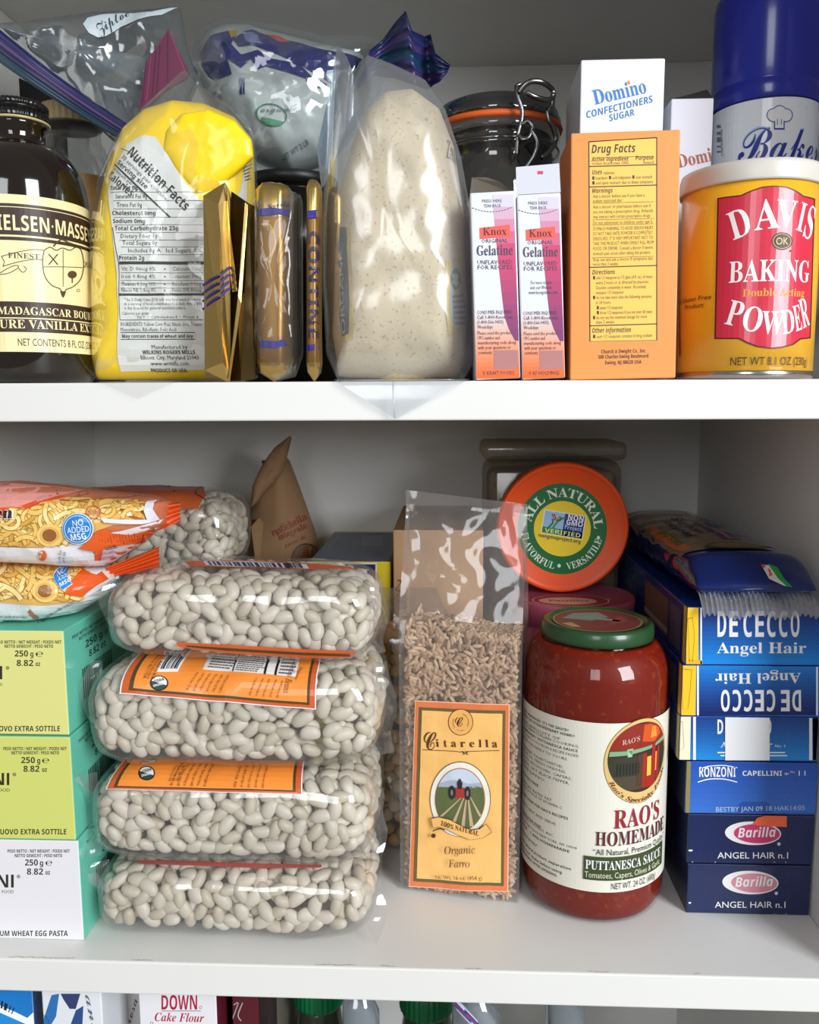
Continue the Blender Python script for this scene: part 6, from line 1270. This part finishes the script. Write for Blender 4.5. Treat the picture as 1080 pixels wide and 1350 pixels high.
# ------------------------------------------------------------------ stack of long pasta boxes at the right
def pasta_stack():
    Y0 = .0555; NV = (20, 32, 74); G = dict(rough=.28, coat=.35); edge = [1206.5, 1138, 1072.5, 1003, 944, 876.5, 800]
    zs = [aty(905, p, Y0).z for p in edge]; zs[0] = 0
    spec = [('bottom', 906, 1069, 0), ('b2', 907, 1075, 0), ('ron', 904, 1079, 0), ('dc3', 893.5, 1079, .0), ('dc2', 898, 1084, 0), ('dc1', 905, 1089, 0)]
    navy = mat((26, 38, 82), **G); dkn = mat((22, 28, 56), rough=.35, coat=.2); yl = mat((246, 196, 44), **G)
    labels = ['navy pasta box with pink oval at the very bottom of the stack', 'navy pasta box with pink oval and an orange price sticker corner', 'plain mid-blue pasta box with date stamp, third from the bottom', 'blue pasta box with a blank white sticker over its name', 'blue pasta box turned upside down, its lettering inverted', 'topmost blue pasta box, yellow side, under the blue pasta bag']
    for i, (k, xl, xr, _) in enumerate(spec):
        z0, z1 = zs[i], zs[i + 1]; pm = (edge[i] + edge[i + 1]) / 2; p0, p1 = aty(xl, pm, Y0), aty(xr, pm, Y0); x1 = min(p1.x, XR - .0008); x0 = max(p0.x, .1335); h = z1 - z0 - .0003
        side = {'bottom': dkn, 'b2': dkn, 'ron': mat((28, 34, 60), rough=.35, coat=.2)}.get(k, mat((24, 50, 118), **G)); fr = {'bottom': navy, 'b2': navy, 'ron': mat((44, 92, 184), **G)}.get(k, mat((30, 110, 206), **G))
        c = Carton('pasta_box', labels[i], 'box', ((x0 + x1) / 2, Y0 + (0, .0003, .0002, .0006, .0003, .0001)[i], z0 + .0001), x1 - x0, .245, h, front=fr, side=side, top=side, group='long pasta boxes')
        a = Art(c.front); T = lambda s, st, xa, xb, yb, hh, m=WHITE, **q: a.text(s, st, (xa, yb), (xb, yb), hh, m, **q); yt, yb_ = edge[i + 1] + 1, edge[i] - 1
        if k in ('bottom', 'b2'):
            o = (989.5, 1163.5) if k == 'bottom' else (993, 1098.5); pink = mat((216, 138, 156) if k == 'bottom' else (206, 60, 112), **G)
            a.ell(o[0], o[1], 37, 15.5, WHITE, rot=2); a.up(); a.ell(o[0] + 5, o[1] + .5, 30.5, 12.6, pink, rot=2); a.up(); a.text('Barilla', 'bi', (o[0] - 20, o[1] + 5.5), (o[0] + 30, o[1] + 4.5), 12.5, WHITE)
            a.ell(o[0] + 34, o[1] + 14, 2.2, 2.2, K(206, 210, 220)); T('ANGEL HAIR n.1', 'r', o[0] - 47, o[0] + 46, o[1] + 33, 8)
            if k == 'b2': a2 = Art(c.front); a2.up(6); a2.poly([(992, 1086), (998, 1078), (1012, 1074), (1037, 1074), (1037, 1090), (1000, 1088)], mat((246, 106, 66), rough=.4)); a2.build('price_sticker', c.t, 'torn orange sticker corner'); a.rect(908, 1120, 913, 1122, WHITE)
            else: a.rect(908, 1189, 911, 1191, WHITE)
            for x in (912, 942, 1020, 1035): a.rect(x, yb_ - 1.5, x + 2, yb_ + .2, K(130, 140, 170))
        elif k == 'ron':
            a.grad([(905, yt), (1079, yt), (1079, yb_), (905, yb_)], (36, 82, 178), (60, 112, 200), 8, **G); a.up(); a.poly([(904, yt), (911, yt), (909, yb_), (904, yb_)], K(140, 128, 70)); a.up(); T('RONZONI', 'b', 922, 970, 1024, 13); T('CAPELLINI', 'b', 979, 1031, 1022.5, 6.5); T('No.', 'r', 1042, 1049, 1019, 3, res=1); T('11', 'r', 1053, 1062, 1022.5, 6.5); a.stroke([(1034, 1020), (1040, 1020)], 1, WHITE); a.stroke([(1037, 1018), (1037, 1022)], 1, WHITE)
            a.curve([(924, 1013), (935, 1010), (955, 1009), (972, 1012)], 1.2, WHITE); a.curve([(920, 1031), (935, 1027), (955, 1027), (972, 1031)], 1.4, WHITE); a.poly([(972, 1071), (974, 1061), (980, 1057), (1010, 1057), (1016, 1062), (1018, 1071)], mat((44, 84, 168), **G)); a.up()
            a.text('BESTBY JAN 09 18 HAK14:05', 'r', (944, 1070), (1061, 1067.5), 6, K(176, 200, 232))
        else:
            up = k != 'dc2'
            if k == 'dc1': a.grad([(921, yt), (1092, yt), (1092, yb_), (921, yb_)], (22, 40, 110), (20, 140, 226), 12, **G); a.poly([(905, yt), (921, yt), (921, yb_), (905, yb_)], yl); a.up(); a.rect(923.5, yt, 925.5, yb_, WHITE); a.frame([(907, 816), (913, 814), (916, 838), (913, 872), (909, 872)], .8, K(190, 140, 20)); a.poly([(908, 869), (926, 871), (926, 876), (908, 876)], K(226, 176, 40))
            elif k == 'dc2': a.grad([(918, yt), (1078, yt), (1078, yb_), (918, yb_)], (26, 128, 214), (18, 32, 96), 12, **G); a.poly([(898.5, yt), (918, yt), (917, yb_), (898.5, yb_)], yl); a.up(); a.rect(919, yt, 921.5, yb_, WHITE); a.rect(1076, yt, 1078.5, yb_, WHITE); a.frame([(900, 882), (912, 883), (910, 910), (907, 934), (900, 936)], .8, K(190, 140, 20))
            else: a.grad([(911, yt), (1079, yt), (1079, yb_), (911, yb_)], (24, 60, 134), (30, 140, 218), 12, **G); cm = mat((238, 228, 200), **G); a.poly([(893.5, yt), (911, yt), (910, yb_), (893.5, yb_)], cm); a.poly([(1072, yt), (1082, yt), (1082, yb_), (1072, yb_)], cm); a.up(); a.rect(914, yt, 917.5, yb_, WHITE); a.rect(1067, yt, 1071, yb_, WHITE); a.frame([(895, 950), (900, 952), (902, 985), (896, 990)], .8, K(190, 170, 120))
            a.up()
            if k == 'dc1': [T(ch, 'b', 946 + 15.6 * j + (3 if j > 1 else 0), 957.5 + 15.6 * j + (3 if j > 1 else 0), 839.5, 34) for j, ch in enumerate('DECECCO')]; T('Angel Hair', 'sb', 945, 1063, 861, 14)
            elif k == 'dc2': a.text('Angel Hair', 'sb', (1056, 887), (943, 888), 13.5, WHITE); [a.text(ch, 'b', (1056 - 15.0 * j - (4 if j > 1 else 0), 909.5), (1044.5 - 15.0 * j - (4 if j > 1 else 0), 909.6), 28, WHITE) for j, ch in enumerate('DECECCO')]
            else: [T(ch, 'b', 946 + 10.6 * j, 953.4 + 10.6 * j, 967.5, 19) for j, ch in enumerate('DECECCO')]; T('Angel Hair', 'sb', 950, 1018, 985, 7); T('No. 9', 'r', 1022, 1036, 985, 3.5, res=1); a.stroke([(946, 992), (1035, 992)], 1.6, WHITE); a.stroke([(950, 996), (1038, 996)], 1.6, WHITE); a2 = Art(c.front); a2.up(7); a2.poly([(956, yt), (1014.5, yt), (1014.5, yb_), (956, yb_)], mat((232, 234, 238), rough=.45)); a2.build('sticker', c.t, 'blank white sticker')
        a.build('front_print', c.t, 'printed end panel')
        if i >= 3:
            a = Art(c.left); D = c.d; hh = h; br = mat((112, 84, 70), rough=.4)
            a.polyuv([(D - .10, hh * .15), (D - .04, hh * .15), (D - .04, hh * .85), (D - .10, hh * .85)], br); a.polyuv([(D - .035, hh * .12), (D - .012, hh * .12), (D - .012, hh * .85), (D - .035, hh * .85)], mat((90, 80, 96), rough=.4)); a.up(); a.polyuv([(D - .10, hh * .2), (D - .04, hh * .2), (D - .04, hh * .3), (D - .10, hh * .3)], K(150, 140, 140)); a.polyuv([(D - .0062, 0), (D - .0004, 0), (D - .0004, hh), (D - .0062, hh)], {3: mat((190, 176, 110), **G)}.get(i, yl)); a.build('side_print', c.t)
    return zs[-1]
ztop = pasta_stack()
def pasta_bag(z0):
    x0, x1, y0, y1 = .1395, .2085, .060, .285; t = thing('pasta_bag', 'long blue and brown pasta bag with silvery crimped end on the boxes', 'food package', ((x0 + x1) / 2, .17, z0)); h = .026
    b = MB(); n = 56; v = []; f = []; rows = 60
    def pt(s, th):
        y = y0 + (y1 - y0) * s; k = min(1, (s / .10) ** .6 if s > 0 else 0) * min(1, ((1 - s) / .05) ** .5 if s < 1 else 0); k = max(k, .12); cx = math.copysign(abs(math.cos(th)) ** .62, math.cos(th)); cz = math.copysign(abs(math.sin(th)) ** .8, math.sin(th))
        wv = .0016 * noise.noise((math.cos(th) * 1.6, s * 16, math.sin(th) * 1.6)); yy = y - .004 * abs(cx) * (1 - min(1, s * 6))
        return Vector(((x0 + x1) / 2 + cx * ((x1 - x0) / 2 * (.93 + .07 * k) + wv), yy, max(z0 + .0005, z0 + h / 2 * (1.05 if s > .1 else .75 + 3 * s) + cz * (h / 2 * k + wv))))
    for i in range(rows + 1):
        for k in range(n): v.append(pt(i / rows, 2 * math.pi * k / n))
    for i in range(rows):
        for k in range(n): f.append((i * n + k, i * n + (k + 1) % n, (i + 1) * n + (k + 1) % n, (i + 1) * n + k))
    f.append(tuple(range(n))[::-1]); f.append(tuple(rows * n + k for k in range(n)))
    blue = mat((12, 32, 92), rough=.14, coat=.6, bump=.35, bscale=60); brown = mat((128, 104, 80), rough=.3, coat=.4, bump=.15, bscale=60)
    b.add((v, f), blue); bv = b.bvh(); b.build('wrapper', t, 'glossy dark blue wrapper')
    a = Art(Drape(bv, ((x0 + x1) / 2, 0, z0), (1, 0, 0), (0, 1, 0), (0, 0, 1), step=.003)); w = (x1 - x0) / 2
    a.polyuv([(-w * .97, .095), (w * .45, .095), (w * .45, .262), (-w * .97, .262)], brown); a.up(); a.polyuv([(-w * .9, .10), (-w * .72, .10), (-w * .72, .2), (-w * .9, .18)], mat((206, 96, 44), rough=.3, coat=.4)); a.polyuv([(w * .1, .13), (w * .42, .13), (w * .42, .2), (w * .1, .2)], mat((40, 52, 92), rough=.3, coat=.4)); a.up(); a.polyuv([(w * .22, .13), (w * .30, .13), (w * .30, .2), (w * .22, .2)], mat((196, 100, 56), rough=.3, coat=.4))
    ink = K(34, 34, 38); a.uvtext('Spaghetti', 'r', (-w * .2, .22), (-w * .2, .15), (.008, 0), ink); a.uvtext('Bucatini', 'sb', (-w * .5, .21), (-w * .5, .14), (.007, 0), ink); a.uvtext('pasta', 'bi', (-w * .82, .17), (-w * .82, .12), (.006, 0), K(80, 120, 50))
    n2 = 40; a.polyuv([(w * .1 + .021 * math.cos(2 * math.pi * k / n2), .1 + .011 * math.sin(2 * math.pi * k / n2)) for k in range(n2)], K(70, 72, 40)); a.up(); a.polyuv([(w * .1 + .018 * math.cos(2 * math.pi * k / n2), .1 + .009 * math.sin(2 * math.pi * k / n2)) for k in range(n2)], K(112, 104, 70)); a.into(MB2 := MB())
    a = Art(Drape(bv, ((x0 + x1) / 2, y0, z0 + h * .6), (1, 0, 0), (0, .75, .66), (0, -.66, .75), step=.003)); a.poly([(1003, 745), (1014, 746), (1026, 764), (1034, 782), (1022, 784), (1014, 764)], mat((222, 214, 206), rough=.2, coat=.6)); a.poly([(1003, 745), (1012, 746), (1020, 762), (1014, 762)], mat((214, 66, 52), rough=.2, coat=.6)); a.poly([(1012, 744), (1024, 748), (1034, 764), (1041, 782), (1034, 782), (1026, 764)], mat((40, 150, 66), rough=.2, coat=.6)); a.into(MB2); MB2.build('wrapper_print', t, 'brown panel and a flag-coloured stripe')
    b = MB(); sil = film(tint=(225, 228, 232), haze=.35, hazec=(190, 194, 200), base=.15, gloss=1.8, rough=.12, bump=.3, bscale=120)
    def crimp(u, s): x = x0 + .002 + (x1 - x0 - .004) * u; return Vector((x, y0 + .004 - .0165 * s ** .8 + .0005 * math.sin(u * 40), z0 + .008 - .0115 * s ** 1.4 + .0009 * math.sin(u * 150 + 3 * s) + .0012 * math.sin(u * 17)))
    b.add(sheet(crimp, 160, 10), sil); b.build('crimped_end', t, 'silvery crimped clear seal')
pasta_bag(ztop)

# ================================================================== THE SHELF BELOW
def below():
    c = Carton('carton', 'blue and white carton at the far left below the lower shelf', 'box', (-.266, .022, FZ), .052, .06, -.034 - FZ, yaw=rad(16), front=mat((232, 234, 236), rough=.4), side=mat((20, 112, 186), rough=.4), top=mat((22, 116, 190), rough=.35))
    a = Art(c.front); a.poly([(-60, 1300), (80, 1300), (36, 1342), (20, 1334)], K(20, 112, 186)); a.poly([(-60, 1335), (0, 1335), (34, 1350), (34, 1380), (-60, 1380)], K(30, 130, 206)); a.up(); a.bars([(-4, 1316), (22, 1330), (18, 1338), (-4, 1326)], BLACK, 3, 10); a.build('print', c.t, 'blue panels and a barcode')
    c = Carton('carton', 'white carton with slanting blue stripes below the egg pasta boxes', 'box', (-.2135, .020, FZ), .036, .06, -.030 - FZ, yaw=rad(-4), front=mat((226, 230, 234), rough=.4), side=mat((216, 220, 226), rough=.4), top=mat((226, 230, 234), rough=.4))
    a = Art(c.front); nb = K(42, 78, 136); a.poly([(68, 1312), (78, 1310), (74, 1340), (62, 1360), (52, 1360)], K(40, 112, 180)); a.poly([(100, 1332), (110, 1326), (108, 1365), (88, 1365)], nb); a.poly([(80, 1310), (106, 1310), (100, 1330), (92, 1330), (84, 1318)], K(52, 62, 110)); a.text('ano', 'sc', (112, 1312), (122, 1362), 10, K(90, 104, 116)); a.ell(54, 1352, 10, 14, GREY, rot=20, hole=.93); a.build('print', c.t, 'navy and blue slanting shapes')
    c = Carton('carton', 'white carton with a green corner beside the cake flour box', 'box', (-.1866, .050, FZ), .0165, .05, -.038 - FZ, front=mat((206, 208, 206), rough=.5), side=mat((90, 72, 66), rough=.5), top=mat((196, 196, 194), rough=.5))
    a = Art(c.front); a.poly([(150, 1352), (168, 1322), (166, 1365), (146, 1365)], K(20, 120, 80)); a.text('or', 'sb', (135, 1345), (142, 1345), 7, K(120, 60, 50)); a.text('rosa', 'sc', (172, 1350), (182, 1318), 8, K(110, 70, 62)); a.build('print', c.t)
    c = Carton('flour_box', 'white cake flour box with red lettering under the lower shelf', 'box', (-.1542, .026, FZ), .0455, .06, -.030 - FZ, front=mat((226, 226, 230), rough=.4), side=mat((92, 24, 36), rough=.4), top=mat((226, 226, 230), rough=.4))
    a = Art(c.front); rd = K(176, 24, 62); a.text('DOWN', 'b', (213, 1331), (260, 1331), 19, rd); a.stroke([(213, 1332.8), (265, 1332.8)], .8, GREY); a.text('Cake Flour', 'sbi', (204, 1346), (269, 1347.5), 11, rd); a.ell(264.5, 1328, 2, 2, rd, hole=.7); a.ell(200, 1349, 2, 2, GREY, hole=.7); a.build('print', c.t, 'red lettering')
    c = Carton('carton', 'dark maroon carton standing right of the cake flour box', 'box', (-.1186, .04, FZ), .016, .06, -.034 - FZ, front=mat((86, 22, 34), rough=.35, coat=.3), side=mat((40, 16, 22), rough=.4), top=mat((86, 22, 34), rough=.4))
    a = Art(c.front); a.curve([(308, 1325), (314, 1322), (310, 1334), (306, 1345)], 1.5, K(160, 150, 150)); a.curve([(320, 1322), (314, 1338), (318, 1346)], 1.5, K(170, 160, 160)); a.build('print', c.t)
    def bottle(label, x, y, zt, R, colr, capc, lab=None):
        t = thing('capped_bottle', label, 'bottle', (x, y, FZ), group='green capped bottles'); b = MB(); b.add(lathe([(R, FZ + .0005), (R * 1.15, FZ + .006), (R * 1.15, zt - .075), (R * .85, zt - .032), (R * .85, zt - .028)], x, y, 64), mat(colr, rough=.12, coat=.5)); b.build('bottle_glass', t)
        b = MB(); b.add(rib_lathe([(R * .98, zt - .028), (R, zt - .026), (R, zt - .003)], x, y, 120, .03), mat(capc, rough=.35)); b.add(lathe([(R, zt - .003), (R * .95, zt), (.001, zt)], x, y, 60), mat(capc, rough=.35)); b.build('cap', t, 'green ribbed screw cap'); return t
    p = aty(416, 1325, .075); bottle('bottle with ribbed green cap under the lower shelf, by the dark jar', p.x, .09, -.060, .0165, (60, 66, 52), (10, 112, 64))
    p = aty(562, 1330, .075); bottle('dark green capped bottle under the lower shelf, below the farro bag', p.x, .092, -.064, .0180, (44, 70, 44), (12, 92, 50))
    p = aty(352, 1335, .11); t = thing('storage_jar', 'murky glass jar below the shelf, left of the green cap', 'jar', (p.x, .11, FZ)); b = MB(); b.add(lathe([(.022, FZ + .0005), (.024, FZ + .005), (.024, -.090), (.020, -.075), (.018, -.072)], p.x, .11, 64), mat((98, 96, 84), rough=.15, coat=.5)); b.build('glass', t); b = MB(); b.add(lathe([(.0195, -.072), (.02, -.062), (.018, -.060)], p.x, .11, 64), mat((84, 82, 78), rough=.3, metal=.6)); b.build('lid', t)
    def zbag(name, label, x0, x1, yb, bands, colf):
        p, q = aty(x0, 1330, yb), aty(x1, 1330, yb); t = thing(name, label, 'plastic bag', ((p.x + q.x) / 2, yb, FZ), group='zip bags below the shelf'); b = MB(); w = q.x - p.x; cx = (p.x + q.x) / 2
        out = [(cx - w / 2, FZ + .001), (cx + w / 2, FZ + .001), (cx + w / 2 * 1.05, -.12), (cx + w / 2, -.062), (cx + w * .1, -.048), (cx - w / 2, -.050), (cx - w / 2 * 1.05, -.12)]
        v, f = pillow(out, XZ(yb), .014, .014, rings=12, n=90, e=3, q=2, crin=.003, cf=40, seed=int(x0)); b.add(([Vector((a_.x, a_.y, max(a_.z, FZ + .0005))) for a_ in v], f), film(tint=(214, 220, 226), haze=.25, hazec=(170, 178, 184), base=.05, gloss=1.3, rough=.1, bump=.4, bscale=45)); b.build('bag_film', t); b = MB(); v, f = pillow([(cx + (u - cx) * .8, -.09 + (z + .09) * .8 if z > -.1 else z + .004) for u, z in out], XZ(yb), .010, .010, rings=8, n=60); b.add((v, f), mat(colf, rough=.6)); b.build('contents', t)
        if bands:
            b = MB()
            for i, cc in enumerate(bands): b.add(sheet(lambda u, s: aty(x0 + 2 + 40 * u + 3 * i - 8, 1312 + 42 * u + 5.5 * (i + s) - 8, yb - .016 - .002 * math.sin(u * 3)), 14, 1), mat(cc, rough=.3, coat=.3))
            b.build('zip_strip', t, 'blue and red ribbed zip stripes')
    zbag('zip_bag', 'see-through bag printed dark blue between the two green caps', 452, 500, .05, None, (150, 156, 160)); zbag('zip_bag', 'zip bag with slanting blue stripes right of the darker green cap', 596, 660, .05, [(200, 204, 214), (40, 60, 140), (160, 60, 90), (50, 76, 160), (200, 204, 214)], (176, 180, 182))
    zbag('zip_bag', 'pale crumpled see-through bag below the shelf, under the sauce jar', 720, 770, .06, None, (120, 128, 128))
below()
for o in (_to,): bpy.data.objects.remove(o)
bpy.data.curves.remove(_tc)
